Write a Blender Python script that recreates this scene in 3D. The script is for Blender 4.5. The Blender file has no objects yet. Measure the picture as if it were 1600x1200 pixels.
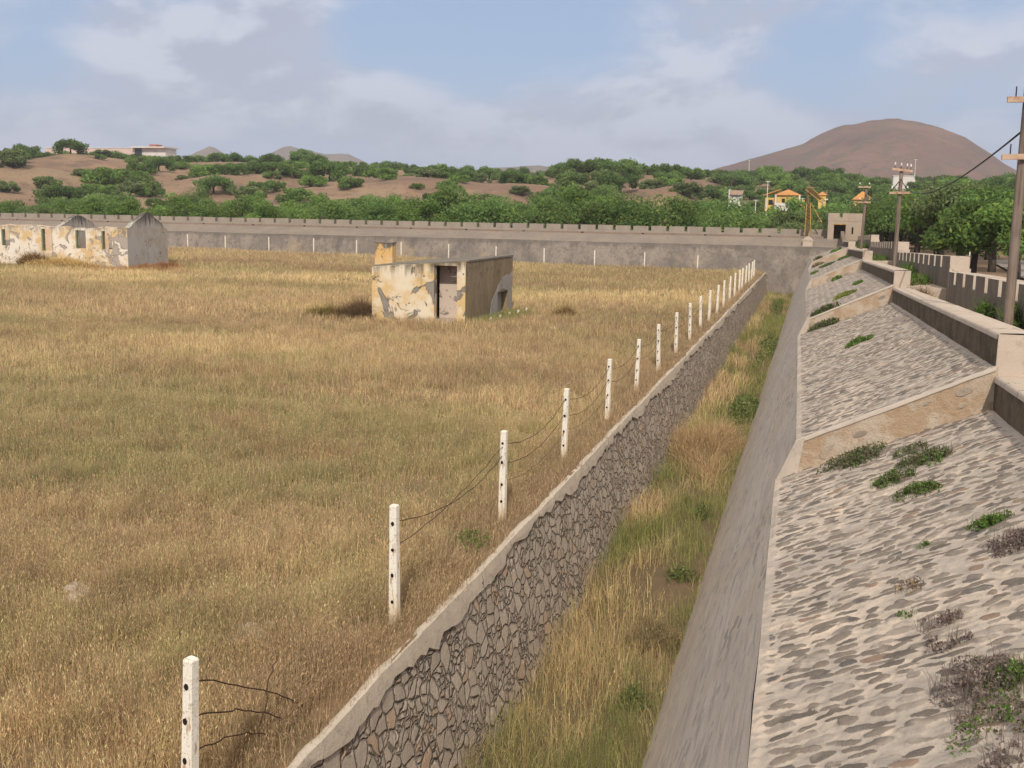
import bpy, math, random
import numpy as np
from mathutils import Matrix, Vector

S = bpy.context.scene
COL = S.collection
R = math.radians
# ------------------------------------------------------------------ camera
CAM_H = 4.45
F_PX, YAW, PITCH, ROLL = 1700.0, R(15.3167), R(8.9099), R(1.03)
cd = bpy.data.cameras.new('camera')
cam = bpy.data.objects.new('camera', cd); COL.objects.link(cam)
cd.sensor_width = 36.0
cd.lens = F_PX / 1600.0 * 36.0
cd.clip_start = 0.1; cd.clip_end = 9000
cam.matrix_world = (Matrix.Translation((0, 0, CAM_H)) @ Matrix.Rotation(YAW, 4, 'Z')
                    @ Matrix.Rotation(R(90) - PITCH, 4, 'X') @ Matrix.Rotation(ROLL, 4, 'Z'))
S.camera = cam
# ------------------------------------------------------------------ world, sun, exposure
SUN_DIR = Vector((0.27, -1.25, 1.0)).normalized()
SUN_EL = math.asin(SUN_DIR.z)
SUN_AZ = math.atan2(SUN_DIR.x, SUN_DIR.y)
W = bpy.data.worlds.new("World"); S.world = W; W.use_nodes = True
sl = bpy.data.lights.new('sun', 'SUN'); sl.energy = 3.2; sl.angle = R(0.6); sl.color = (1.0, 0.92, 0.79)
so = bpy.data.objects.new('sun', sl); COL.objects.link(so)
so.rotation_euler = SUN_DIR.to_track_quat('Z', 'Y').to_euler()
S.view_settings.view_transform = 'Standard'; S.view_settings.look = 'None'
S.view_settings.exposure = 0.0; S.view_settings.gamma = 1.0
HAZE_DENSITY = 0.00019
S.cycles.volume_bounces = 1; S.cycles.max_bounces = 6; S.cycles.transparent_max_bounces = 8

def world_ray(px, py):
    x, y = px - 800.0, py - 600.0
    xr = x * math.cos(ROLL) + y * math.sin(ROLL); yr = -x * math.sin(ROLL) + y * math.cos(ROLL)
    c, s = math.cos(PITCH), math.sin(PITCH)
    fw = F_PX * c - yr * s; up = -yr * c - F_PX * s
    X = xr * math.cos(YAW) - fw * math.sin(YAW); Y = xr * math.sin(YAW) + fw * math.cos(YAW)
    return np.array([X, Y, up])
def on_z(px, py, z=0.0):
    d = world_ray(px, py); t = (z - CAM_H) / d[2]; return d * t + np.array([0, 0, CAM_H])
def on_y(px, py, Y):
    d = world_ray(px, py); t = Y / d[1]; return d * t + np.array([0, 0, CAM_H])
def on_r(px, py, r):
    d = world_ray(px, py); t = r / math.hypot(d[0], d[1]); return d * t + np.array([0, 0, CAM_H])

class NT:
    """small node-tree helper"""
    def __init__(s, tree): s.t = tree; s.N = tree.nodes; s.L = tree.links; s.N.clear()
    def n(s, typ, **kw):
        nd = s.N.new(typ)
        for k, v in kw.items(): setattr(nd, k, v)
        return nd
    def put(s, sock, v):
        if isinstance(v, bpy.types.NodeSocket): s.L.new(v, sock)
        elif v is not None:
            if sock.type == 'RGBA' and len(v) == 3: v = (*v, 1)
            sock.default_value = v
    def math(s, op, a, b=None, c=None, clamp=False):
        nd = s.n('ShaderNodeMath', operation=op, use_clamp=clamp)
        s.put(nd.inputs[0], a)
        if b is not None: s.put(nd.inputs[1], b)
        if c is not None: s.put(nd.inputs[2], c)
        return nd.outputs[0]
    def vm(s, op, a, b=None):
        nd = s.n('ShaderNodeVectorMath', operation=op); s.put(nd.inputs[0], a)
        if b is not None: s.put(nd.inputs[1], b)
        return nd.outputs[0]
    def noise(s, vec, scale=1.0, detail=4, rough=0.55, dist=0.0, col=False):
        nd = s.n('ShaderNodeTexNoise'); s.put(nd.inputs['Vector'], vec)
        nd.inputs['Scale'].default_value = scale; nd.inputs['Detail'].default_value = detail
        nd.inputs['Roughness'].default_value = rough; nd.inputs['Distortion'].default_value = dist
        return nd.outputs['Color' if col else 'Fac']
    def vor(s, vec, scale=1.0, feature='F1', rand=1.0):
        nd = s.n('ShaderNodeTexVoronoi', feature=feature); s.put(nd.inputs['Vector'], vec)
        nd.inputs['Scale'].default_value = scale; nd.inputs['Randomness'].default_value = rand
        return nd
    def ss(s, v, a, b, lo=0.0, hi=1.0):
        nd = s.n('ShaderNodeMapRange', interpolation_type='SMOOTHSTEP'); s.put(nd.inputs[0], v)
        for i, q in enumerate((a, b, lo, hi)): s.put(nd.inputs[i + 1], q)
        return nd.outputs[0]
    def mix(s, f, a, b, mode='MIX'):
        nd = s.n('ShaderNodeMix', data_type='RGBA', blend_type=mode)
        s.put(nd.inputs[0], f); s.put(nd.inputs[6], a); s.put(nd.inputs[7], b); return nd.outputs[2]
    def xyz(s, v):
        nd = s.n('ShaderNodeSeparateXYZ'); s.put(nd.inputs[0], v); return nd.outputs
    def comb(s, x, y, z):
        nd = s.n('ShaderNodeCombineXYZ')
        for i, q in enumerate((x, y, z)): s.put(nd.inputs[i], q)
        return nd.outputs[0]
    def pos(s): return s.n('ShaderNodeTexCoord').outputs['Object']
    def bump(s, h, strength=0.5, dist=0.02):
        nd = s.n('ShaderNodeBump'); nd.inputs['Strength'].default_value = strength
        nd.inputs['Distance'].default_value = dist; s.put(nd.inputs['Height'], h); return nd.outputs[0]
    def out(s, col, rough=0.9, normal=None, metallic=0.0, spec=0.2):
        b = s.n('ShaderNodeBsdfPrincipled'); s.put(b.inputs['Base Color'], col)
        s.put(b.inputs['Roughness'], rough); b.inputs['Metallic'].default_value = metallic
        b.inputs['Specular IOR Level'].default_value = spec
        if normal is not None: s.put(b.inputs['Normal'], normal)
        o = s.n('ShaderNodeOutputMaterial'); s.L.new(b.outputs[0], o.inputs[0]); return b

def mat(name):
    m = bpy.data.materials.new(name); m.use_nodes = True
    return m, NT(m.node_tree)

# ---- sky with soft cumulus
w = NT(W.node_tree)
sky = w.n('ShaderNodeTexSky', sky_type='NISHITA', sun_disc=False)
sky.sun_elevation = SUN_EL; sky.sun_rotation = SUN_AZ
sky.air_density = 1.0; sky.dust_density = 1.6; sky.ozone_density = 1.0; sky.altitude = 50
gen = w.n('ShaderNodeTexCoord').outputs['Generated']
gx, gy, gz = w.xyz(gen)
az = w.math('ARCTAN2', gx, gy)
el = w.math('ARCSINE', gz)
def sky_ang(px, py):
    d = world_ray(px, py); return math.atan2(d[0], d[1]), math.atan2(d[2], math.hypot(d[0], d[1]))
flat = w.comb(w.math('MULTIPLY', az, 1.0), w.math('MULTIPLY', el, 2.0), 0.37)
n1 = w.noise(w.vm('ADD', flat, (3.1, 0.4, 0)), 5.5, 7, 0.56, 0.25)
n2 = w.noise(w.vm('ADD', flat, (3.1, 0.45, 0)), 5.5, 7, 0.56, 0.25)
n3 = w.noise(w.vm('ADD', flat, (9.0, 2.0, 1)), 2.6, 4, 0.5)
cov = w.math('ADD', w.math('MULTIPLY', n1, 1.0), w.math('MULTIPLY', w.math('SUBTRACT', n3, 0.5), 0.5))
blobs = [(330, 55, 230, 70, .30), (430, 135, 200, 45, .22), (600, 190, 260, 38, .16), (1010, 170, 300, 65, .24),
         (1130, 30, 150, 60, .18), (1520, 110, 150, 75, .24), (60, 190, 130, 60, .14), (1240, 215, 220, 40, .16), (720, 215, 700, 45, .12),
         (760, 60, 170, 70, -.26), (1310, 95, 90, 60, -.24), (60, 60, 60, 70, -.2), (130, 245, 240, 60, .05), (560, 30, 60, 60, -.15)]
for bx, by, sx, sy, amp in blobs:
    a0, e0 = sky_ang(bx, by); sa, se = sx / 1700.0, sy / 1700.0
    u = w.math('DIVIDE', w.math('SUBTRACT', az, a0), sa); v = w.math('DIVIDE', w.math('SUBTRACT', el, e0), se)
    g = w.math('EXPONENT', w.math('MULTIPLY', w.math('ADD', w.math('MULTIPLY', u, u), w.math('MULTIPLY', v, v)), -1.0))
    cov = w.math('ADD', cov, w.math('MULTIPLY', g, amp))
mask = w.ss(cov, 0.43, 0.76, 0.0, 0.90)
lit = w.ss(w.math('SUBTRACT', n1, n2), -0.06, 0.075)
thick = w.ss(cov, 0.55, 0.95)
cloud_dark = w.mix(thick, (5.3, 5.8, 7.2), (4.9, 5.3, 6.5))
cloud_col = w.mix(lit, cloud_dark, (6.9, 7.3, 8.5))
blue = w.mix(0.66, sky.outputs[0], (4.2, 5.7, 8.6))
skyc = w.mix(mask, blue, cloud_col)
hz = w.ss(el, 0.0, 0.14, 0.72, 0.0)
skyc = w.mix(hz, skyc, (4.1, 4.65, 6.15))
up_ = w.ss(el, 0.32, 0.8, 0.0, 1.0)   # overhead sky, out of frame, brightened as added fill light
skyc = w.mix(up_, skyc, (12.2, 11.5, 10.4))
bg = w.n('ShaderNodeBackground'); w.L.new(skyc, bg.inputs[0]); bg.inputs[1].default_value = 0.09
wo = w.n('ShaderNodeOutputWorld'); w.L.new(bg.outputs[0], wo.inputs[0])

# ------------------------------------------------------------------ helpers
def tag(o, label=None, cat=None, group=None, kind=None):
    if label: o['label'] = label
    if cat: o['category'] = cat
    if group: o['group'] = group
    if kind: o['kind'] = kind
    return o
def thing(name, label, cat, group=None, loc=(0, 0, 0)):
    o = bpy.data.objects.new(name, None); COL.objects.link(o); o.location = loc; o.empty_display_size = .3
    return tag(o, label, cat, group)
class MB:
    def __init__(s): s.v = []; s.f = []; s.m = []
    def add(s, vs, fs, mi=0):
        k = len(s.v); s.v += [tuple(map(float, q)) for q in vs]; s.f += [tuple(i + k for i in f) for f in fs]; s.m += [mi] * len(fs); return s
    def box(s, x0, x1, y0, y1, z0, z1, mi=0):
        return s.prism([(x0, y0), (x1, y0), (x1, y1), (x0, y1)], z0, z1, mi)
    def prism(s, pts, z0, z1, mi=0):
        n = len(pts)
        zt = z1 if hasattr(z1, '__len__') else [z1] * n
        vs = [(x, y, z0) for x, y in pts] + [(p[0], p[1], q) for p, q in zip(pts, zt)]
        fs = [tuple(reversed(range(n))), tuple(range(n, 2 * n))] + [(i, (i + 1) % n, n + (i + 1) % n, n + i) for i in range(n)]
        return s.add(vs, fs, mi)
    def hexa(s, b, t, mi=0):
        return s.add(list(b) + list(t), [(3, 2, 1, 0), (4, 5, 6, 7), (0, 1, 5, 4), (1, 2, 6, 5), (2, 3, 7, 6), (3, 0, 4, 7)], mi)
    def tube(s, pts, rad, seg=6, mi=0):
        pts = [Vector(p) for p in pts]; n = len(pts)
        rads = rad if hasattr(rad, '__len__') else [rad] * n
        rings = []
        for i, p in enumerate(pts):
            d = (pts[min(i + 1, n - 1)] - pts[max(i - 1, 0)]).normalized()
            a = d.cross(Vector((0, 0, 1)) if abs(d.z) < .9 else Vector((1, 0, 0))).normalized(); b = d.cross(a)
            rings.append([p + (a * math.cos(2 * math.pi * k / seg) + b * math.sin(2 * math.pi * k / seg)) * rads[i] for k in range(seg)])
        vs = [q for r_ in rings for q in r_]; fs = []
        for i in range(n - 1):
            for k in range(seg): fs.append((i * seg + k, i * seg + (k + 1) % seg, (i + 1) * seg + (k + 1) % seg, (i + 1) * seg + k))
        fs += [tuple(reversed(range(seg))), tuple(range((n - 1) * seg, n * seg))]
        return s.add(vs, fs, mi)
    def grid(s, P, mi=0):
        nr, nc = len(P), len(P[0])
        return s.add([q for r_ in P for q in r_], [(i * nc + j, i * nc + j + 1, (i + 1) * nc + j + 1, (i + 1) * nc + j) for i in range(nr - 1) for j in range(nc - 1)], mi)
    def build(s, name, mats, parent=None, smooth=False, loc=None):
        me = bpy.data.meshes.new(name); me.from_pydata(s.v, [], s.f)
        for m in (mats if isinstance(mats, (list, tuple)) else [mats]): me.materials.append(m)
        if any(s.m): me.polygons.foreach_set('material_index', s.m)
        if smooth: me.polygons.foreach_set('use_smooth', [True] * len(s.f))
        me.update()
        o = bpy.data.objects.new(name, me); COL.objects.link(o)
        if parent: o.parent = parent
        if loc: o.location = loc
        return o
def outward(o):
    import bmesh
    b = bmesh.new(); b.from_mesh(o.data); bmesh.ops.recalc_face_normals(b, faces=b.faces); b.to_mesh(o.data); b.free(); return o

def vnoise(x, y, seed=0):
    x = np.asarray(x, float); y = np.asarray(y, float)
    xi = np.floor(x).astype(np.int64); yi = np.floor(y).astype(np.int64); fx = x - xi; fy = y - yi
    fx = fx * fx * (3 - 2 * fx); fy = fy * fy * (3 - 2 * fy)
    def h(a, b):
        n = (a * 374761393 + b * 668265263 + seed * 144269504) & 0x7fffffff
        n = ((n ^ (n >> 13)) * 1274126177) & 0x7fffffff
        return ((n ^ (n >> 16)) & 0xffff) / 65535.0
    return (h(xi, yi) * (1 - fx) + h(xi + 1, yi) * fx) * (1 - fy) + (h(xi, yi + 1) * (1 - fx) + h(xi + 1, yi + 1) * fx) * fy
def fbm(x, y, seed=0, o=4):
    t = 0; a = .5; x = np.asarray(x, float); y = np.asarray(y, float)
    for i in range(o): t = t + a * vnoise(x, y, seed + i); a *= .5; x = x * 2.03; y = y * 2.03
    return t / (1 - .5 ** o)
def pitched_stones(u, v, seed):
    """long stones laid in staggered rows: mask and two randoms per point"""
    wu = u + .055 * (fbm(u * 7, v * 7, seed + 1, 3) - .5) * 2; wv = v + .035 * (fbm(u * 8, v * 8, seed + 2, 3) - .5) * 2
    dv, du = .104, .188
    r0 = np.floor(wv / dv); best = np.full(u.shape, 9.0); R1 = np.zeros(u.shape); R2 = np.zeros(u.shape)
    def hs(a, b, k): return vnoise(a * 1.0, b * 1.0, seed + 50 + k)
    for dr in (-1, 0, 1):
        r = r0 + dr; off = hs(r, r * 0 + 5, 0) * du; c0 = np.floor((wu - off) / du)
        for dc in (-1, 0, 1):
            c = c0 + dc
            cu = (c + .5 + (hs(c, r, 1) - .5) * .5) * du + off; cv = (r + .5 + (hs(c, r, 2) - .5) * .5) * dv
            a = du * (.26 + .36 * hs(c, r, 3)); b = dv * (.24 + .27 * hs(c, r, 4)); th = (hs(c, r, 5) - .5) * .5
            x = wu - cu; y = wv - cv; xr = (x * np.cos(th) + y * np.sin(th)) / a; yr = (-x * np.sin(th) + y * np.cos(th)) / b
            e = (np.abs(xr) ** 2.3 + np.abs(yr) ** 2.3) ** (1 / 2.3) + np.where(hs(c, r, 6) < .07, 5, 0)
            k = e < best; best = np.where(k, e, best); R1 = np.where(k, hs(c, r, 7), R1); R2 = np.where(k, hs(c, r, 8), R2)
    return 1 - sstep(best, .72, 1.2), R1, R2
def sstep(x, a, b):
    t = np.clip((np.asarray(x, float) - a) / (b - a), 0, 1); return t * t * (3 - 2 * t)

def big_mesh(name, V, loops, ltot, mats, col=None, parent=None, mi=None):
    me = bpy.data.meshes.new(name)
    me.vertices.add(len(V)); me.vertices.foreach_set('co', np.ascontiguousarray(V, dtype=np.float32).ravel())
    me.loops.add(len(loops)); me.loops.foreach_set('vertex_index', np.ascontiguousarray(loops, dtype=np.int32))
    ltot = np.asarray(ltot, np.int32); st = np.concatenate([[0], np.cumsum(ltot)[:-1]]).astype(np.int32)
    me.polygons.add(len(ltot)); me.polygons.foreach_set('loop_start', st)
    try: me.polygons.foreach_set('loop_total', ltot)
    except Exception: pass
    for m in mats: me.materials.append(m)
    if mi is not None: me.polygons.foreach_set('material_index', np.asarray(mi, np.int32))
    if col is not None:
        at = me.color_attributes.new('tint', 'FLOAT_COLOR', 'POINT')
        c4 = np.ones((len(V), 4), np.float32); c4[:, :3] = col; at.data.foreach_set('color', c4.ravel())
    me.update(calc_edges=True); me.validate()
    o = bpy.data.objects.new(name, me); COL.objects.link(o)
    if parent: o.parent = parent
    return o

# ------------------------------------------------------------------ materials
def make_leafy(name, trans=0.25, rnd=0.25):
    m, t = mat(name)
    a = t.n('ShaderNodeAttribute', attribute_name='tint').outputs['Color']
    oi = t.n('ShaderNodeObjectInfo').outputs['Random']
    k = t.ss(oi, 0, 1, 1 - rnd, 1 + rnd)
    c = t.mix(1.0, a, t.comb(k, k, k), 'MULTIPLY')
    d = t.n('ShaderNodeBsdfDiffuse'); t.put(d.inputs[0], c)
    tr = t.n('ShaderNodeBsdfTranslucent'); t.put(tr.inputs[0], c)
    mx = t.n('ShaderNodeMixShader'); mx.inputs[0].default_value = trans
    t.L.new(d.outputs[0], mx.inputs[1]); t.L.new(tr.outputs[0], mx.inputs[2])
    o = t.n('ShaderNodeOutputMaterial'); t.L.new(mx.outputs[0], o.inputs[0]); return m
M_LEAF = make_leafy('leaf', .45, .2)
M_GRASS = make_leafy('dry_grass', .25, 0.0)

def m_soil(name, c1, c2, c3, sc):
    m, t = mat(name); p = t.pos()
    a = t.noise(p, sc, 6, .6); b = t.noise(p, sc * 9, 5, .65); d = t.noise(p, sc * 60, 3, .6)
    c = t.mix(t.ss(a, .35, .65), c1, c2); c = t.mix(t.math('MULTIPLY', t.ss(b, .5, .75), .7), c, c3)
    c = t.mix(t.ss(d, .3, .7, 0, .5), c, tuple(q * .6 for q in c1))
    t.out(c, .95, t.bump(t.math('ADD', b, d), .6, .05)); return m
M_FIELD = m_soil('field_soil', (.20, .13, .075), (.26, .17, .09), (.13, .10, .055), .12)
M_MOAT = m_soil('moat_soil', (.17, .115, .07), (.13, .11, .05), (.22, .14, .09), .3)

m, t = mat('hill_soil'); M_HILL = m
p = t.pos(); a = t.noise(p, .018, 6, .6); b = t.noise(p, .12, 6, .65); d = t.noise(p, 1.3, 4, .7)
g = t.noise(t.vm('MULTIPLY', p, (1, 1, 3)), .05, 5, .6, .6)
c = t.mix(t.ss(a, .40, .60), (.21, .128, .088), (.285, .185, .12)); c = t.mix(t.ss(b, .48, .62, 0, .8), c, (.145, .10, .078))
c = t.mix(t.ss(g, .52, .64, 0, .7), c, (.29, .205, .13)); c = t.mix(t.ss(d, .54, .66, 0, .7), c, (.12, .10, .055)); c = t.mix(t.ss(t.noise(p, .35, 5, .7), .56, .66, 0, .6), c, (.15, .125, .065))
t.out(c, .95, t.bump(t.math('ADD', b, t.math('MULTIPLY', d, .4)), .7, .6))

def m_mountain(name, c1, c2, c3, g1):
    m, t = mat(name); p = t.pos(); a = t.noise(p, .006, 7, .62, .5); b = t.noise(p, .03, 7, .68); d = t.noise(p, .16, 5, .7)
    e = t.noise(t.vm('MULTIPLY', p, (1, 1, .2)), .018, 6, .65, 1.2)
    c = t.mix(t.ss(a, .4, .6), c1, c2); c = t.mix(t.ss(e, .5, .66, 0, .75), c, c3); c = t.mix(t.ss(b, .50, .62, 0, .75), c, g1)
    c = t.mix(t.ss(d, .58, .7, 0, .6), c, tuple(q * .55 for q in g1))
    t.out(c, .95, t.bump(t.math('ADD', b, t.math('MULTIPLY', d, .5)), .8, 6)); return m
M_MTN = m_mountain('red_mountain', (.135, .078, .062), (.19, .108, .078), (.10, .062, .052), (.105, .088, .055))
M_FAR = m_mountain('far_mountain', (.15, .115, .095), (.185, .14, .115), (.12, .10, .08), (.10, .095, .07))

# rubble face of the moat wall: close-fitted stones, dark open joints
m, t = mat('rubble_stone'); M_RUBBLE = m
p = t.pos(); px_, py_, pz_ = t.xyz(p)
wv = t.noise(p, 3.0, 3, .5, col=True)
q = t.vm('ADD', t.vm('MULTIPLY', p, (1, 1, 1.35)), t.vm('MULTIPLY', t.vm('SUBTRACT', wv, (.5, .5, .5)), (.24, .24, .24)))
veA = t.vor(q, 3.9, 'DISTANCE_TO_EDGE'); vfA = t.vor(q, 3.9, 'F1'); veB = t.vor(q, 6.2, 'DISTANCE_TO_EDGE'); vfB = t.vor(q, 6.2, 'F1')
sub = t.math('GREATER_THAN', t.xyz(vfA.outputs['Color'])[2], .62)
eA = t.math('MULTIPLY', veA.outputs[0], .26); eB = t.math('MULTIPLY', veB.outputs[0], .20)
eD = t.math('MULTIPLY', t.math('ADD', t.math('MULTIPLY', sub, t.math('MINIMUM', eA, eB)), t.math('MULTIPLY', t.math('SUBTRACT', 1.0, sub), eA)), 4.9)
ccol = t.mix(sub, vfA.outputs['Color'], vfB.outputs['Color'])
fine = t.noise(p, 40, 5, .65); med = t.noise(p, 7, 4, .6)
cr, cg, cb = t.xyz(ccol)
c = t.mix(t.ss(cr, 0, 1), (.36, .295, .24), (.47, .385, .315)); c = t.mix(t.ss(cg, .86, .92), c, (.44, .31, .22)); c = t.mix(t.ss(cb, .75, .95, 0, .7), c, (.26, .225, .20))
c = t.mix(t.ss(fine, .35, .7, 0, .45), c, (.42, .35, .29))
jn = t.noise(p, 4.5, 4, .65)
gapw = t.ss(jn, .36, .66, .003, .038)
gap = t.ss(eD, t.math('MULTIPLY', gapw, .45), gapw)
mort = t.ss(t.noise(p, 2.4, 5, .65), .51, .64)
gapc = t.mix(mort, (.075, .06, .047), (.35, .265, .21))
c = t.mix(gap, gapc, c)
h = t.math('ADD', t.math('MULTIPLY', t.ss(eD, 0, .13), .9), t.math('ADD', t.math('MULTIPLY', fine, .22), t.math('MULTIPLY', t.math('ADD', cg, med), .35)))
c = t.mix(t.ss(t.noise(p, .9, 5, .65), .52, .68, 0, .55), c, (.40, .335, .27))
t.out(c, .95, t.bump(h, 1.0, .06))

# cement coping
def m_plaster(name, c1, c2, c3, crack=True, streak=(1, 1, 1), sc=1.6, bump=.35, csc=.6):
    m, t = mat(name); p = t.pos(); ps = t.vm('MULTIPLY', p, streak)
    a = t.noise(ps, sc, 7, .62, .3); b = t.noise(ps, sc * 6, 6, .66); d = t.noise(p, 55, 4, .6)
    c = t.mix(t.ss(a, .36, .64), c1, c2); c = t.mix(t.ss(b, .52, .7, 0, .75), c, c3); c = t.mix(t.ss(d, .3, .75, 0, .35), c, tuple(q * .62 for q in c1))
    h = t.math('ADD', t.math('MULTIPLY', b, .7), t.math('MULTIPLY', d, .35))
    if crack:
        ve = t.vor(t.vm('ADD', p, t.vm('MULTIPLY', t.noise(p, 2.5, 4, .6, col=True), (.7, .7, .7))), csc, 'DISTANCE_TO_EDGE')
        k = t.math('MAXIMUM', t.ss(ve.outputs[0], .002, .007), t.ss(t.noise(p, .8, 2), .52, .46)); c = t.mix(k, tuple(q * .35 for q in c1), c); h = t.math('MULTIPLY', h, k)
    t.out(c, .93, t.bump(h, bump, .03)); return m
M_COPING = m_plaster('coping_cement', (.50, .42, .335), (.56, .47, .38), (.33, .27, .22), True, (1, 1, 1), 1.6, .6, .45)
M_FACE = m_plaster('moat_face_render', (.46, .395, .33), (.54, .46, .38), (.27, .235, .205), False, (1, .22, 1.0), 2.4, .6)
m, t = mat('moat_face_render'); M_FACE = m
p = t.pos(); a = t.noise(t.vm('MULTIPLY', p, (1, .22, 1)), 2.4, 7, .65, .3); b = t.noise(t.vm('MULTIPLY', p, (1, .12, 1.6)), 7.0, 6, .7, .4); d = t.noise(p, 60, 4, .65); big = t.noise(p, .5, 4, .6)
wv = t.noise(p, 5, 3, .6, col=True); q = t.vm('ADD', p, t.vm('MULTIPLY', t.vm('SUBTRACT', wv, (.5, .5, .5)), (.1, .16, .1))); qx, qy, qz = t.xyz(q)
v = t.vor(t.comb(t.math('MULTIPLY', qy, 3.2), t.math('MULTIPLY', qz, 8.5), 0.0), 1.0, 'F1', .8); v.voronoi_dimensions = '2D'
cr, cg, cb = t.xyz(v.outputs['Color']); st = t.math('MULTIPLY', t.ss(t.math('SUBTRACT', t.ss(cr, .3, 1, .0, .5), t.math('ADD', v.outputs['Distance'], t.math('MULTIPLY', t.math('SUBTRACT', d, .5), .3))), -.02, .09), t.ss(big, .36, .6, .1, .85))
c = t.mix(t.ss(a, .36, .62), (.49, .415, .345), (.575, .485, .40)); c = t.mix(t.ss(b, .5, .66, 0, .75), c, (.34, .29, .25)); c = t.mix(t.ss(big, .5, .64, 0, .5), c, (.50, .40, .30))
c = t.mix(st, c, t.mix(cg, (.27, .235, .21), (.37, .32, .28))); c = t.mix(t.ss(d, .35, .75, 0, .4), c, (.30, .26, .22))
t.out(c, .93, t.bump(t.math('ADD', t.math('MULTIPLY', b, .8), t.math('ADD', t.math('MULTIPLY', d, .35), t.math('MULTIPLY', st, -.3))), .6, .03))
M_FARWALL = None
m, t = mat('far_wall_render'); M_FARWALL = m
p = t.pos(); a = t.noise(p, .35, 6, .65); b = t.noise(t.vm('MULTIPLY', p, (1, 1, .3)), 1.1, 6, .7); d = t.noise(p, 5, 5, .7)
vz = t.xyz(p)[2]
c = t.mix(t.ss(a, .40, .60), (.18, .15, .13), (.26, .215, .18)); c = t.mix(t.ss(b, .47, .66, 0, .75), c, (.125, .105, .094))
c = t.mix(t.ss(d, .56, .7, 0, .55), c, (.36, .29, .22)); c = t.mix(t.ss(d, .44, .32, 0, .75), c, (.085, .072, .063)); c = t.mix(t.ss(t.noise(p, 2.2, 5, .7), .58, .68, 0, .7), c, (.105, .09, .08))
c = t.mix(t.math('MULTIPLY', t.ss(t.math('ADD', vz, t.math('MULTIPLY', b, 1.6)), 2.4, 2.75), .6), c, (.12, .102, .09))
pt = t.noise(p, .18, 4, .6); c = t.mix(t.ss(pt, .62, .7, 0, .6), c, (.34, .26, .17))
t.out(c, .95, t.bump(d, .5, .06))
M_FARAPRON = m_plaster('far_apron_render', (.225, .185, .155), (.27, .215, .17), (.165, .138, .118), False, (1, 1, 1), .5, .5)
M_REDCAP = m_plaster('reddish_walkway', (.25, .175, .135), (.28, .21, .165), (.165, .128, .105), False, (1, 1, 1), .6, .5)
M_MERLON = m_plaster('merlon_render', (.31, .26, .215), (.365, .305, .245), (.19, .16, .135), False, (1, 1, .6), 1.1, .4)
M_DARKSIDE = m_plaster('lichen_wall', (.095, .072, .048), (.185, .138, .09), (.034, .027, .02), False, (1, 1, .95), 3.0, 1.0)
M_OUTER = m_plaster('outer_wall_render', (.17, .137, .105), (.24, .19, .145), (.095, .078, .062), False, (1, 1, .7), 1.6, .7)
M_CAP = m_plaster('pale_cap_cement', (.50, .405, .325), (.56, .46, .375), (.38, .30, .235), True, (1, 1, 1), 1.3, .35)
M_LIP = m_plaster('edge_cement', (.46, .39, .325), (.52, .44, .37), (.36, .30, .25), False, (1, 1, 1), 2.5, .3)

# apron: long dark stones bedded in wide pale mortar
m, t = mat('apron_stones'); M_APRON = m
p = t.pos(); px_, py_, pz_ = t.xyz(p)
wv = t.noise(p, 6.0, 3, .55, col=True)
base = t.vm('ADD', t.comb(px_, py_, 0.0), t.vm('MULTIPLY', t.vm('SUBTRACT', wv, (.5, .5, .5)), (.10, .07, 0)))
rowq = t.vm('MULTIPLY', base, (1 / .205, 1 / .125, 1))
v = t.vor(rowq, 1.0, 'F1', .72); v.voronoi_dimensions = '2D'
cr, cg, cb = t.xyz(v.outputs['Color'])
edge = t.noise(p, 26, 4, .62)
patch = t.noise(p, .55, 4, .6)
thr = t.math('ADD', t.ss(cr, 0, 1, .20, .55), t.math('MULTIPLY', t.math('SUBTRACT', patch, .5), -.35))
dd = t.math('ADD', v.outputs['Distance'], t.math('MULTIPLY', t.math('SUBTRACT', edge, .5), .55))
stone = t.ss(t.math('SUBTRACT', thr, dd), -.035, .055)
fine = t.noise(p, 75, 4, .65)
sc_ = t.mix(cg, (.125, .104, .088), (.215, .175, .145)); sc_ = t.mix(t.ss(cb, .86, .94), sc_, (.27, .17, .115)); sc_ = t.mix(t.ss(cb, .2, .1), sc_, (.115, .102, .095))
sc_ = t.mix(t.ss(fine, .45, .8, 0, .45), sc_, (.34, .28, .23))
big = t.noise(p, .7, 6, .65); mid = t.noise(t.vm('MULTIPLY', p, (.6, 1.5, 1)), 3.2, 6, .65)
mo = t.mix(t.ss(big, .36, .62), (.53, .435, .355), (.42, .36, .31)); mo = t.mix(t.ss(mid, .45, .64, 0, .75), mo, (.365, .31, .268)); mo = t.mix(t.ss(t.noise(p, 13, 4, .7), .5, .7, 0, .5), mo, (.33, .275, .235))
mo = t.mix(t.ss(t.noise(p, 2.1, 3, .6), .62, .74, 0, .6), mo, (.55, .40, .29)); mo = t.mix(t.ss(fine, .35, .7, 0, .35), mo, (.27, .225, .19))
faded = t.ss(t.noise(p, 2.3, 4, .6), .38, .56, .35, 1.0)
c = t.mix(t.math('MULTIPLY', stone, faded), mo, sc_)
rim_ = t.math('MULTIPLY', t.ss(t.math('SUBTRACT', thr, dd), -.06, -.01), t.ss(t.math('SUBTRACT', thr, dd), .05, .0))
c = t.mix(t.math('MULTIPLY', rim_, .35), c, (.12, .10, .085))
h = t.math('ADD', t.math('MULTIPLY', stone, .55), t.math('ADD', t.math('MULTIPLY', fine, .25), t.math('MULTIPLY', edge, .35)))
t.out(c, .95, t.bump(h, .8, .03))

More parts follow.
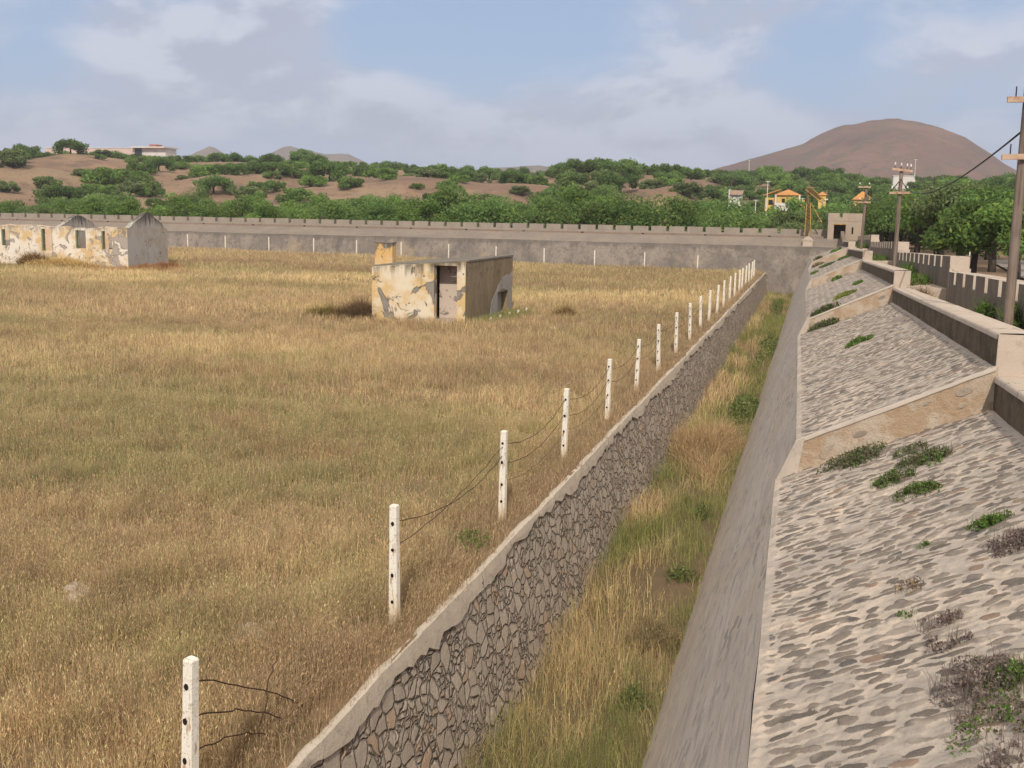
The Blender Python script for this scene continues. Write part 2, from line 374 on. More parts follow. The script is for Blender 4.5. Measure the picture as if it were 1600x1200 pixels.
# the same paving where it is close: the stones come with the mesh (tint: mask, two randoms)
m, t = mat('apron_stones_relief'); M_APRON2 = m
p = t.pos(); at = t.n('ShaderNodeAttribute', attribute_name='tint').outputs['Color']; ar, ag, ab = t.xyz(at)
edge = t.noise(p, 45, 4, .68); fine = t.noise(p, 110, 4, .65); big = t.noise(p, .7, 6, .65); mid = t.noise(t.vm('MULTIPLY', p, (.6, 1.5, 1)), 3.2, 6, .65); lump = t.noise(p, 14, 5, .7)
stone = t.ss(t.math('ADD', ar, t.math('MULTIPLY', t.math('SUBTRACT', edge, .5), .7)), .36, .62)
sc_ = t.mix(ag, (.12, .10, .085), (.225, .185, .152)); sc_ = t.mix(t.ss(ab, .92, .97, 0, .7), sc_, (.28, .185, .13)); sc_ = t.mix(t.ss(ab, .2, .1), sc_, (.105, .094, .088)); sc_ = t.mix(t.ss(fine, .45, .8, 0, .5), sc_, (.33, .275, .23)); sc_ = t.mix(t.ss(lump, .55, .75, 0, .5), sc_, (.26, .215, .18))
mo = t.mix(t.ss(big, .38, .60), (.57, .465, .375), (.44, .37, .315)); mo = t.mix(t.ss(mid, .42, .62, 0, .8), mo, (.365, .315, .27)); mo = t.mix(t.ss(lump, .48, .68, 0, .6), mo, (.30, .255, .215)); mo = t.mix(t.ss(t.noise(p, 2.1, 3, .6), .6, .74, 0, .6), mo, (.57, .41, .29)); mo = t.mix(t.ss(fine, .45, .75, 0, .35), mo, (.30, .25, .21))
faded = t.ss(t.math('ADD', t.noise(p, 2.6, 4, .6), t.math('MULTIPLY', ab, .25)), .42, .66, .25, 1.0)
c = t.mix(t.math('MULTIPLY', stone, faded), mo, sc_)
t.out(c, .95, t.bump(t.math('ADD', t.math('MULTIPLY', fine, .4), t.math('ADD', t.math('MULTIPLY', edge, .5), lump)), .8, .012))

# riser: orange-tan render with a few grey stones showing
m, t = mat('riser_render'); M_RISER = m
p = t.pos(); px_, py_, pz_ = t.xyz(p)
v = t.vor(t.vm('MULTIPLY', t.comb(px_, t.math('SUBTRACT', pz_, t.math('MULTIPLY', px_, .43)), py_), (2.6, 4.6, .3)), 1.0, 'F1', 1.0)
cr, cg, cb = t.xyz(v.outputs['Color']); e = t.noise(p, 14, 4, .6)
st = t.ss(t.math('SUBTRACT', t.ss(cr, .35, 1.0, .0, .52), t.math('ADD', v.outputs['Distance'], t.math('MULTIPLY', t.math('SUBTRACT', e, .5), .25))), -.01, .05)
a = t.noise(p, 2.0, 6, .62); d = t.noise(p, 60, 4, .6)
c = t.mix(t.ss(a, .40, .60), (.40, .285, .19), (.50, .41, .32)); c = t.mix(t.ss(e, .52, .72, 0, .6), c, (.33, .215, .125)); c = t.mix(t.ss(d, .4, .75, 0, .4), c, (.24, .165, .11)); c = t.mix(t.ss(t.noise(p, 4.5, 5, .65), .56, .66, 0, .7), c, (.44, .375, .31))
c = t.mix(t.math('MULTIPLY', st, t.ss(t.noise(p, 7, 4, .65), .34, .56, .3, .95)), c, t.mix(cg, (.22, .18, .15), (.38, .31, .245)))
t.out(c, .95, t.bump(t.math('ADD', t.math('MULTIPLY', st, .5), t.math('ADD', e, t.math('MULTIPLY', d, .4))), .8, .03))

# peeling painted plaster
def m_peel(name, white, yellow, under, stain, ztop, yel_amt=.5, scale=1.0, grime=.5, pe=.61):
    m, t = mat(name); p = t.pos(); z = t.xyz(p)[2]
    a = t.noise(p, .75 * scale, 5, .6); b = t.noise(p, .85 * scale, 6, .6, .9); d = t.noise(p, 22, 5, .65); f = t.noise(t.vm('MULTIPLY', p, (1, 1, .16)), 3.4 * scale, 6, .66)
    c = t.mix(t.ss(a, .62 - yel_amt * .4, .78 - yel_amt * .4), white, yellow)
    c = t.mix(t.ss(t.noise(p, 2.7, 5, .6), .50, .66, 0, .7), c, white)
    c = t.mix(t.ss(b, pe, pe + .012), c, under)
    edge = t.math('MULTIPLY', t.ss(b, pe - .015, pe), t.ss(b, pe + .03, pe + .012)); c = t.mix(t.math('MULTIPLY', edge, .6), c, tuple(q * .4 for q in under))
    ve = t.vor(t.vm('ADD', p, t.vm('MULTIPLY', t.noise(p, 1.8, 4, .6, col=True), (.9, .9, .9))), .55, 'DISTANCE_TO_EDGE')
    c = t.mix(t.math('MAXIMUM', t.ss(ve.outputs[0], .004, .012), t.ss(t.noise(p, .6, 2), .60, .54)), tuple(q * .45 for q in under), c)
    top = t.math('ADD', t.math('SUBTRACT', z, ztop), t.math('ADD', t.math('MULTIPLY', t.math('SUBTRACT', f, .5), 2.6), t.math('MULTIPLY', t.math('SUBTRACT', d, .5), .5)))
    c = t.mix(t.ss(top, -.85, .05, 0, grime), c, stain)
    c = t.mix(t.ss(d, .6, .75, 0, .4), c, tuple(q * .5 for q in under))
    sp = t.vor(p, 2.2, 'F1'); c = t.mix(t.ss(t.math('ADD', sp.outputs['Distance'], t.math('MULTIPLY', d, .2)), .16, .2), tuple(q * .5 for q in under), c)
    t.out(c, .92, t.bump(t.math('ADD', t.math('MULTIPLY', t.ss(b, pe + .012, pe), .7), t.math('MULTIPLY', d, .3)), .6, .03)); return m
M_SHED = m_peel('yellow_peeling_plaster', (.70, .60, .46), (.62, .435, .21), (.27, .235, .20), (.115, .09, .06), 2.62, .58, 1.0, .95, .59)
M_PILLAR = m_peel('yellow_pillar_plaster', (.66, .52, .34), (.64, .40, .16), (.27, .235, .20), (.12, .095, .065), 3.35, .8, 1.4, .9)
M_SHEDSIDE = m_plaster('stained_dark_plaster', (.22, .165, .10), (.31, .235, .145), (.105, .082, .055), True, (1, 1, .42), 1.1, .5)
M_BARE = m_plaster('bare_grey_plaster', (.32, .29, .265), (.38, .34, .30), (.25, .23, .21), True, (1, 1, 1), 2, .5)
M_PINK = m_peel('pinkish_plaster', (.60, .49, .41), (.52, .41, .32), (.30, .26, .23), (.35, .28, .24), 3.2, .3, 1.3, .2)
M_ROOFC = m_plaster('weathered_roof_slab', (.17, .145, .115), (.25, .215, .175), (.10, .085, .07), True, (1, 1, 1), 1.5, .5)
M_BARR = m_peel('white_peeling_plaster', (.74, .66, .56), (.62, .44, .23), (.40, .335, .285), (.24, .19, .14), 3.15, .46, 1.0, .8, .55)
M_GABLE = m_peel('grey_stained_gable', (.46, .42, .375), (.42, .355, .28), (.36, .32, .285), (.085, .075, .068), 3.7, .5, 1.3, .95, .64)
M_BARRIN = m_peel('inner_cream_plaster', (.66, .50, .37), (.62, .43, .27), (.42, .36, .31), (.3, .25, .2), 3.4, .5, .9, .3)

def m_simple(name, c, rough=.7, c2=None, sc=6, metallic=0., bump=.15):
    m, t = mat(name); p = t.pos(); a = t.noise(p, sc, 5, .65)
    t.out(t.mix(t.ss(a, .35, .68), c, c2 or tuple(q * .6 for q in c)), rough, t.bump(a, bump, .01), metallic); return m
m, t = mat('white_post_paint'); M_POST = m
p = t.pos(); a = t.noise(p, 9, 5, .65); f = t.noise(t.vm('MULTIPLY', p, (1, 1, .15)), 26, 4, .6); d = t.noise(p, 60, 4, .6)
c = t.mix(t.ss(a, .5, .7, 0, .6), (.80, .74, .64), (.68, .58, .45)); c = t.mix(t.ss(f, .54, .66, 0, .85), c, (.42, .26, .13)); c = t.mix(t.ss(d, .60, .66, 0, .8), c, (.26, .20, .15)); c = t.mix(t.ss(t.noise(p, 17, 4, .7), .58, .64, 0, .7), c, (.45, .38, .31))
low = t.math('ADD', t.xyz(p)[2], t.math('MULTIPLY', a, .5)); c = t.mix(t.ss(low, .75, .3, 0, .55), c, (.56, .42, .25))
t.out(c, .8, t.bump(t.math('ADD', a, d), .5, .006))
M_HOLE = m_simple('hole_shade', (.03, .02, .015), .9)
M_WIRE = m_simple('rusty_wire', (.055, .035, .025), .8, (.10, .05, .03), 30)
M_WOOD = None
m, t = mat('weathered_wood'); M_WOOD = m
p = t.pos(); f = t.noise(t.vm('MULTIPLY', p, (14, 14, .5)), 1.6, 6, .65); a = t.noise(p, 1.2, 4, .6)
c = t.mix(t.ss(f, .35, .65), (.12, .09, .07), (.24, .18, .14)); c = t.mix(t.ss(a, .5, .7, 0, .5), c, (.28, .22, .18))
t.out(c, .9, t.bump(f, .7, .01))
M_ARM = m_simple('crossarm_paint', (.54, .39, .27), .8, (.36, .21, .13), 5)
M_IRON = m_simple('dark_iron', (.05, .045, .045), .6, None, 10, .3)
M_INSUL = m_simple('porcelain', (.80, .78, .74), .25)
M_CABLE = m_simple('black_cable', (.02, .02, .022), .5)
M_YELLOW = m_simple('yellow_rusty_steel', (.50, .33, .09), .7, (.30, .17, .05), 2.5)
M_RUST = m_simple('rusty_brown_steel', (.24, .14, .06), .85, (.16, .09, .04), 3)
M_TOWER = m_plaster('tower_render', (.40, .315, .245), (.46, .365, .285), (.32, .25, .20), False, (1, 1, .4), .9, .4)
M_SHADE = m_simple('painted_shade', (.07, .055, .048), .9)  # shade put into the colour, for slots and the shed doorway
M_BARK = m_simple('bark', (.09, .07, .055), .95, (.055, .045, .035), 4, 0, .6)
M_GREENFR = m_simple('green_painted_wood', (.15, .21, .09), .7, (.23, .25, .15), 5)
M_HOUSE_Y = m_simple('yellow_house_paint', (.70, .48, .14), .8, (.58, .38, .12), .6)
M_HOUSE_W = m_simple('white_house_paint', (.68, .63, .58), .8, (.56, .51, .47), .4)
M_HOUSE_P = m_simple('pink_house_paint', (.62, .46, .40), .8, (.56, .42, .36), .2)
M_TILE = None
m, t = mat('orange_roof_tiles'); M_TILE = m
p = t.pos(); wav = t.n('ShaderNodeTexWave', wave_type='BANDS', bands_direction='X'); t.put(wav.inputs['Vector'], p); wav.inputs['Scale'].default_value = 1.6
a = t.noise(p, .8, 4, .6); c = t.mix(t.ss(a, .35, .65), (.60, .29, .09), (.50, .23, .075)); c = t.mix(t.math('MULTIPLY', wav.outputs['Fac'], .25), c, (.30, .14, .05))
t.out(c, .85, t.bump(wav.outputs['Fac'], .5, .05))
M_REDBOX = m_simple('red_brick_box', (.42, .14, .09), .85)
M_GLASS = m_simple('dark_window', (.03, .035, .04), .25)
M_STONE = m_simple('pale_stone', (.55, .47, .40), .9, (.40, .33, .28), 9, 0, .5)
M_WHITESTONE = m_simple('white_stone', (.78, .76, .72), .9, (.6, .58, .54), 12)
M_PAVE = m_simple('road_paving', (.36, .31, .275), .9, (.29, .25, .22), 1.5)

# ------------------------------------------------------------------ ground
X_RIM, Y_MOAT, Y_FAR = -3.82, 92.95, 95.0
def field_z(x, y):
    return .62 * sstep(-np.asarray(x, float), 6, 70) * sstep(y, 66, 92) + .05 * (fbm(np.asarray(x) * .13, np.asarray(y) * .13, 5) - .5)
TOPC = [(-600, 19), (0, 19.3), (300, 19.8), (500, 18.6), (640, 17.6), (860, 16.2), (930, 18.0), (1050, 19.0), (1200, 18), (1400, 17.5), (1600, 15.5), (2200, 15)]
def col_of(x, y):
    a = np.arctan2(x, y) + YAW
    return 800 + F_PX * np.tan(np.clip(a, -1.2, 1.2))
def terrain_z(x, y):
    x = np.asarray(x, float); y = np.asarray(y, float); r = np.hypot(x, y); c = col_of(x, y)
    top = np.interp(c, [q[0] for q in TOPC], [q[1] for q in TOPC])
    wig = (fbm(x * .012, y * .012, 11) - .5) * 90
    r0 = np.interp(c, [0, 700, 900, 1050, 1140, 1270, 1370, 1450, 1560], [205, 210, 190, 190, 240, 245, 225, 190, 160]); r1 = np.interp(c, [0, 700, 1100, 1500], [375, 385, 405, 425])
    k = np.clip((r + wig - r0) / (r1 - r0), 0, 1)
    step = .55 * k + .45 * sstep(k, .1, .55)
    gul = (fbm(x * .03, y * .03, 3) - .5) * 7 * sstep(k, .05, .35) * (1 - .6 * sstep(k, .8, 1))
    base = 1.35 + .9 * (fbm(x * .02, y * .02, 21) - .5) * sstep(r, 60, 160)
    z = base + top * step - 1.4 * step + gul - sstep(r, 470, 1100) * 22
    inside = (x < 3.78) & (y < 101.45) & (x > -128)
    return np.where(inside, -2.7, z)
na, nr = 330, 260
azs = np.radians(np.linspace(-78, 48, na)); rs = np.concatenate([np.linspace(.5, 95, 60), np.linspace(96, 130, 40), np.geomspace(131, 2700, nr - 100)])
A, RR = np.meshgrid(azs, rs); TX = RR * np.sin(A); TY = RR * np.cos(A)
TZ = terrain_z(TX, TY)
V = np.stack([TX, TY, TZ], -1).reshape(-1, 3)
ii, jj = np.meshgrid(np.arange(nr - 1), np.arange(na - 1), indexing='ij'); k0 = (ii * na + jj).ravel()
loops = np.stack([k0, k0 + 1, k0 + na + 1, k0 + na], -1)[:, ::-1].ravel()
o = big_mesh('terrain', V, loops, [4] * len(k0), [M_HILL]); tag(o, 'reddish brown dry hillside and valley beyond the walls', 'terrain', None, 'structure')
o.data.polygons.foreach_set('use_smooth', [True] * len(k0))

xs = np.concatenate([np.linspace(-126, -20, 70), np.linspace(-19, X_RIM - .02, 60)]); ys = np.concatenate([np.linspace(-6, 30, 80), np.linspace(31, Y_MOAT, 60)])
P = [[(x, y, float(field_z(x, y))) for x in xs] for y in ys]
tag(MB().grid(P).build('field', M_FIELD, smooth=True), 'dry brown soil of the camp field under the grass', 'field', None, 'structure')
xs = np.linspace(-3.7, -1.3, 9); ys = np.linspace(-4, 95.3, 260)
def moat_z(x, y): return -2.0 + .22 * (fbm(np.asarray(x) * .9, np.asarray(y) * .5, 33) - .5) + .06 * np.sin(np.asarray(y) * .4)
P = [[(x, y, float(moat_z(x, y))) for x in xs] for y in ys]
tag(MB().grid(P).build('moat_floor', M_MOAT, smooth=True), 'grassy earth floor of the dry moat', 'moat floor', None, 'structure')
P = [[(x, y, float(moat_z(x, y))) for x in np.linspace(-126, -3.65, 60)] for y in np.linspace(Y_MOAT + .2, 95.3, 5)]
tag(MB().grid(P).build('moat_floor', M_MOAT, smooth=True), 'grassy earth floor of the moat along the far wall', 'moat floor', None, 'structure')

# ------------------------------------------------------------------ left moat wall
rng = np.random.default_rng(3); random.seed(4)
root = thing('moat_retaining_wall', 'rubble stone retaining wall with smooth cement coping on the field side of moat', 'retaining wall', None, (X_RIM, 40, 0))
def rel(o, root):
    o.parent = root; o.matrix_parent_inverse = Matrix.Translation(root.location).inverted(); return o
YS = np.concatenate([np.arange(-3, 30, .12), np.arange(30, 60, .3), np.arange(60, Y_MOAT + .5, .6)])
def rimx(y): return X_RIM + .04 * (fbm(y * .3, y * 0 + 3.3, 8) - .5) * 2 + .016 * (fbm(y * 5.1, y * 0 + 1.3, 9) - .5) * 2
def basex(y): return -3.36 - .2 * sstep(y, 30, 90)
P = []
for y in YS:
    row = []
    for k in np.linspace(0, 1, 14):
        z = -.03 - 2.25 * k
        x = rimx(y) * (1 - k) + basex(y) * k - .02 + .05 * (fbm(y * 1.2, z * 2.0, 15) - .5)
        row.append((x, y, z))
    P.append(row)
rel(MB().grid(P).build('stone_face', M_RUBBLE, smooth=True), root)
P = []
for i, y in enumerate(YS):
    dep = .20 + .15 * (float(fbm(y * .55, 2.2, 4)) - .5) * 2 + .13 * (float(fbm(y * 2.6, 7.7, 5)) - .5) * 2 + .05 * (float(fbm(y * 9, 4.7, 5)) - .5) * 2
    dep = max(dep, .07)
    x0 = float(rimx(y)); k = dep / 2.25; x1 = x0 * (1 - k) + float(basex(y)) * k
    zt = .012 + .03 * (float(fbm(y * 1.3, 9.1, 6)) - .5) + .02 * (float(fbm(y * 6, 3.1, 6)) - .5)
    P.append([(x0 - .26 + .12 * float(fbm(y * 2, 5.5, 7)), y, zt - .06), (x0 - .05, y, zt), (x0 + .012, y, zt - .012),
              (x0 * .5 + x1 * .5 + .018 + .02 * (float(fbm(y * 3, 6.6, 19)) - .5), y, -dep * .5), (x1 + .014, y, -dep + .01), (x1 - .05, y, -dep - .012)])
rel(MB().grid(P).build('coping', M_COPING), root)
# far return of that wall along the far moat
P = [[(x, Y_MOAT + .02 + .25 * k, -2.25 * k - .02) for k in (0, .2, .5, 1)] for x in np.linspace(-3.62, -126, 90)]
o = rel(MB().grid(P).build('return_face', M_RUBBLE, smooth=True), root)

# ------------------------------------------------------------------ rampart on the right
SEC = [(-6.0, 13.7, 1.885, 1.22), (13.7, 31.5, 1.72, 1.19), (31.5, 52.5, 1.66, 1.17), (52.5, 76.0, 1.62, 1.10), (76.0, 97.5, 1.58, 1.20)]
XB = -1.76
def edge_x(z): return XB + .45 * (z + 2.0)
def sec_z(s, y): return s[2] + (s[3] - s[2]) * (y - s[0]) / (s[1] - s[0])
XP0, XP1, XO0, XO1, RISE, PH = 2.13, 2.55, 3.5, 4.0, 1.05, .40
root = thing('rampart_wall', 'long stepped rampart wall with stone paved sloping apron and low parapet beside the moat', 'rampart', None, (0, 45, 0))
for si, s in enumerate(SEC):
    y0, y1 = s[0], s[1]; ny = max(8, int((y1 - y0) / (.35 if si < 2 else .8)))
    yy = np.linspace(y0, y1, ny)
    jit = lambda y, sd: .03 * (float(fbm(y * .9, sd * 3.7, 40 + sd)) - .5)
    P = []
    for y in yy:
        ze = sec_z(s, y) + jit(y, 1); xe = edge_x(ze)
        P.append([(XB + (xe - XB) * k + .03 * (float(fbm(y * .6, k * 4, 50)) - .5), y, -2.35 + (ze + 2.35) * k) for k in np.linspace(0, 1, 9)])
    rel(MB().grid(P).build('moat_face', M_FACE, smooth=True), root)
    if si < 2:
        vy = np.concatenate([np.arange(y0, 4.5, .3), np.arange(max(4.5, y0), y1, .0155 if si == 0 else .024), [y1]]); nu = 165 if si == 0 else 105
        K, VY = np.meshgrid(np.linspace(0, 1, nu), vy)
        ZE = sec_z(s, VY) + np.array([jit(y, 1) for y in vy])[:, None]; XE = edge_x(ZE); LX = XP0 + .02 - XE
        Mk, A1, A2 = pitched_stones(K * LX * 1.1, VY, 900 + si * 40)
        bord = sstep(K, 0, .03) * sstep(K, 1, .97)
        Hh = (.006 + .016 * A1) * Mk + .020 * (fbm(K * LX * 9, VY * 9, 940, 3) - .5) + .008 * (fbm(K * LX * 30, VY * 30, 941, 2) - .5) + .05 * (fbm(K * LX * 1.2, VY * 1.0, 942, 2) - .5)
        Mk = Mk * sstep(K, .01, .05) * sstep(K, .995, .93)
        V_ = np.stack([XE + LX * K - .43 * Hh * bord, VY, ZE + RISE * K + .9 * Hh * bord], -1).reshape(-1, 3); nr_ = len(vy)
        i_, j_ = np.meshgrid(np.arange(nr_ - 1), np.arange(nu - 1), indexing='ij'); k0_ = (i_ * nu + j_).ravel()
        o = big_mesh('apron', V_, np.stack([k0_, k0_ + 1, k0_ + nu + 1, k0_ + nu], -1).ravel(), [4] * len(k0_), [M_APRON2], np.stack([Mk, A1, A2], -1).reshape(-1, 3)); o.data.polygons.foreach_set('use_smooth', [True] * len(k0_)); rel(o, root)
    P = []
    for y in (yy if si > 1 else []):
        ze = sec_z(s, y) + jit(y, 1); xe = edge_x(ze)
        P.append([(xe + (XP0 + .02 - xe) * k, y, ze + RISE * k + .035 * (float(fbm(y * .8, k * 5, 60)) - .5) * (0 if k in (0, 1) else 1)) for k in np.linspace(0, 1, 16)])
    if si > 1: rel(MB().grid(P).build('apron', M_APRON, smooth=True), root)
    # parapet with a stained inner face and a pale cap
    b = MB(); c_ = MB(); e_ = MB(); f_ = MB()
    za, zb = s[2] + RISE, s[3] + RISE
    ya = y0 + .02; yb = y1 - .002
    b.hexa([(XP0, ya, za - .6), (XP1, ya, za - .6), (XP1, yb, zb - .6), (XP0, yb, zb - .6)], [(XP0, ya, za + PH - .05), (XP1, ya, za + PH - .05), (XP1, yb, zb + PH - .05), (XP0, yb, zb + PH - .05)])
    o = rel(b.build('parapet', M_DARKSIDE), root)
    P = []
    for y in np.linspace(ya - .025, yb, ny):
        zz = za + (zb - za) * (y - ya) / (yb - ya) + PH
        j = .012 * (float(fbm(y * 2.2, 3.0, 70)) - .5); j2 = .012 * (float(fbm(y * 2.2, 8.0, 71)) - .5)
        P.append([(XP0 - .012 + j, y, zz - .075), (XP0 - .008 + j, y, zz - .02), (XP0 + .02, y, zz + j2), ((XP0 + XP1) / 2, y, zz + .006), (XP1 - .01, y, zz + j2), (XP1 + .012, y, zz - .02), (XP1 + .012, y, zz - .075)])
    rel(MB().grid(P).build('parapet_cap', M_CAP, smooth=True), root)
    e_.box(XP0 - .004, XP1 + .006, y0 - .01, y0 + .018, za - .5, za + PH - .012)
    rel(e_.build('parapet_end', M_CAP), root)
    # walkway behind the parapet
    f_.hexa([(XP1, ya, -2.3), (XO0, ya, -2.3), (XO0, yb, -2.3), (XP1, yb, -2.3)], [(XP1, ya, za - .06), (XO0, ya, za - .06), (XO0, yb, zb - .06), (XP1, yb, zb - .06)])
    rel(f_.build('walkway', M_CAP), root)
    if si:
        p_ = SEC[si - 1]; zl = p_[3]; zh = s[2]
        nx = 24; P = []
        for k in np.linspace(0, 1, nx):
            xl = edge_x(zl) + (XP0 + .02 - edge_x(zl)) * k; xh = edge_x(zh) + (XP0 + .02 - edge_x(zh)) * k
            P.append([(xl, y0 - .03, zl + RISE * k - .03), ((xl + xh) / 2, y0 - .018 + .03 * (float(fbm(k * 9, 1.1, 80 + si)) - .5), (zl + zh) / 2 + RISE * k), (xh, y0 - .012, zh + RISE * k + .006)])
        rel(MB().grid([[r_[c] for r_ in P] for c in range(3)]).build('riser', M_RISER, smooth=True), root)
        q = MB(); P = []
        for k in np.linspace(0, 1, nx):
            xh = edge_x(zh) + (XP0 - edge_x(zh)) * k; zz = zh + RISE * k; jj_ = .02 * (float(fbm(k * 14, 5.1, 90 + si)) - .5)
            P.append([(xh, y0 - .03, zz - .035 + jj_), (xh, y0 - .028, zz + .010), (xh, y0 + .06 + jj_, zz + .014), (xh, y0 + .09 + jj_ * 2, zz - .012)])
        q.grid([[r_[c] for r_ in P] for c in range(4)]); rel(q.build('edge_lip', M_LIP, smooth=True), root)
        # pale cement corner at the moat edge
        q = MB(); a0, a1 = edge_x(zl), edge_x(zh)
        q.hexa([(a0 - .012, y0 - .05, zl - .05), (a0 + .26, y0 - .05, zl + .07), (a0 + .26, y0 + .03, zl + .07), (a0 - .012, y0 + .03, zl - .05)],
               [(a1 - .008, y0 - .04, zh + .004), (a1 + .10, y0 - .04, zh + .055), (a1 + .10, y0 + .03, zh + .055), (a1 - .008, y0 + .03, zh + .004)])
        rel(q.build('cement_corner', M_LIP), root)
# outer crenellated wall behind the walkway
OUT = [(-4.0, 13.7, 4.0, 3.58), (13.7, 31.3, 3.58, 3.12), (31.3, 51.2, 3.53, 3.06), (51.2, 75.4, 3.52, 3.03), (75.4, 98.9, 3.50, 3.05)]
root = thing('crenellated_wall', 'dark stepped outer wall with narrow crenels running along behind the rampart walkway', 'wall', None, (3.75, 45, 0))
for si, s in enumerate(OUT):
    if si == 0: continue
    y0, y1, z0, z1 = s
    zt = lambda y: z0 + (z1 - z0) * (y - y0) / (y1 - y0)
    y0b = y0 - .02 * si
    cut = .33
    b = MB(); b.hexa([(XO0, y0b, -2.0), (XO1, y0b, -2.0), (XO1, y1, -2.0), (XO0, y1, -2.0)], [(XO0, y0b, zt(y0) - cut), (XO1, y0b, zt(y0) - cut), (XO1, y1, z1 - cut), (XO0, y1, z1 - cut)])
    rel(b.build('wall_body', M_OUTER), root)
    y = y0b; first = True
    while y < y1 - .3:
        L = 1.36 if not first else 1.9
        ye = min(y + L, y1)
        b = MB(); dz = random.uniform(-.012, .012)
        b.hexa([(XO0, y, zt(y) - cut), (XO1 - .01, y, zt(y) - cut), (XO1 - .01, ye, zt(ye) - cut), (XO0, ye, zt(ye) - cut)],
               [(XO0, y, zt(y) + dz), (XO1 - .01, y, zt(y) + dz), (XO1 - .01, ye, zt(ye) + dz), (XO0, ye, zt(ye) + dz)])
        k = len(b.f); b.m = [0] * k
        b.m[1] = 1; b.m[2] = 1  # camera-facing side shares the pale top colour, painting in its sunlight
        rel(b.build('merlon', [M_OUTER, M_CAP]), root)
        y = ye + .41; first = False
    b = MB(); b.box(XO0 - .005, XO1 + .03, y0b - .03, y0b + .002, OUT[si - 1][3] - 1.0, zt(y0) - cut + .012)  # end plate in the paler colour, sunlight painted in
    rel(b.build('wall_end', M_CAP), root)

# ------------------------------------------------------------------ far wall
root = thing('far_wall', 'long grey crenellated stone wall crossing the whole far side of the field', 'wall', None, (-50, 98, 0))
FX0, FX1 = -127.0, 3.5
XS = np.concatenate([np.linspace(FX0, -60, 60), np.linspace(-59, 2.3, 116)])
def fe(x): return 2.08 + .05 * (float(fbm(x * .2, 1.0, 12)) - .5)
P = [[(x, Y_FAR + 1.9 * k + .08 * (float(fbm(x * .3, k * 3, 13)) - .5), -2.3 + (fe(x) + 2.3) * k) for k in np.linspace(0, 1, 9)] for x in XS]
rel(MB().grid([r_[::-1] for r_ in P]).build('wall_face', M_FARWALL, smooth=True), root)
P = [[(x, Y_FAR + 1.9 + 2.3 * k, fe(x) + .72 * k + .05 * (float(fbm(x * .5, k * 3, 14)) - .5) * (k < 1)) for k in np.linspace(0, 1, 6)] for x in np.concatenate([XS, np.linspace(2.5, 3.4, 4)])]
rel(MB().grid([r_[::-1] for r_ in P]).build('apron', M_FARAPRON, smooth=True), root)
x = FX0
while x < .6:
    xe = min(x + 5.6, .9)
    b = MB(); b.box(x, xe - .22, 99.15, 99.5, 2.4, 2.94 + random.uniform(-.02, .02)); rel(b.build('low_parapet', M_REDCAP), root); rel(MB().box(xe - .22, xe, 99.3, 99.49, 2.4, 2.92).build('slot_shade', M_SHADE), root); x = xe  # dark box fills each parapet gap, painting in the shade there
rel(MB().box(FX0, FX1 - .004, 99.502, 101.196, 2.0, 2.62).build('walkway', M_REDCAP), root)
rel(MB().box(FX0, FX1 + .5, 101.2, 101.7, -1.5, 3.10).build('parapet_wall', M_MERLON), root)
xg = on_y(1244.5, 362, 101.2)[0]
x = xg - 1.38
edges = [(xg + .26, 1.0)]
while x > FX0: edges.append((x, x + 1.38)); x -= 1.66
for a, b_ in edges:
    rel(MB().box(a, b_, 101.205, 101.66, 3.102, 3.53 + random.uniform(-.02, .02)).build('merlon', M_MERLON), root)

# ------------------------------------------------------------------ corner gatehouse tower, gabled block, yellow derrick
tx0, tx1, ty0, ty1, tz0, tz1 = .98, 3.96, 99.0, 102.4, 2.3, 4.98
root = thing('gatehouse_tower', 'square tan tower with dark doorway and notched parapet at the far corner', 'tower', None, (2.5, 100.5, tz0))
th = .35; d0, d1 = on_y(1303, 355, ty0)[0], on_y(1321.5, 355, ty0)[0]; s0, s1 = on_y(1331, 355, ty0)[0], on_y(1333.6, 355, ty0)[0]
b = MB(); b.box(tx0, d0, ty0, ty0 + th, tz0, 4.3).box(d1, s0, ty0, ty0 + th, tz0, 4.3).box(s1, tx1, ty0, ty0 + th, tz0, 4.3)
b.box(d0, d1, ty0, ty0 + th, 3.98, 4.3).box(s0, s1, ty0, ty0 + th, tz0, 3.2).box(s0, s1, ty0, ty0 + th, 3.78, 4.3)
b.box(tx0, tx0 + th, ty0 + th, ty1, tz0, 4.3).box(tx1 - th, tx1, ty0 + th, ty1, tz0, 4.3).box(tx0 + th, tx1 - th, ty1 - th, ty1, tz0, 4.3)
rel(b.build('tower_wall', M_TOWER), root)
n0, n1 = on_y(1312, 334, ty0)[0], on_y(1317, 334, ty0)[0]
b = MB(); b.box(tx0 - .02, n0, ty0 - .02, ty0 + .3, 4.302, tz1).box(n1, tx1 + .02, ty0 - .02, ty0 + .3, 4.302, tz1 - .01).box(n0, n1, ty0 - .02, ty0 + .3, 4.302, 4.62)
b.box(tx0 - .02, tx0 + .28, ty0 + .3, ty1, 4.302, tz1 - .05).box(tx1 - .28, tx1 + .02, ty0 + .3, ty1, 4.302, tz1 - .03).box(tx0 + .28, tx1 - .28, ty1 - .28, ty1, 4.302, 4.5)
rel(b.build('parapet', M_TOWER), root)
rel(MB().box(tx0 + .02, tx1 - .02, ty0 + .3, ty1 - .3, 4.18, 4.34).build('roof', M_TOWER), root)
rel(MB().box(d0 - .06, d1 + .03, ty0 - .03, ty0 + .1, 3.98, 4.07).build('lintel', M_YELLOW), root)
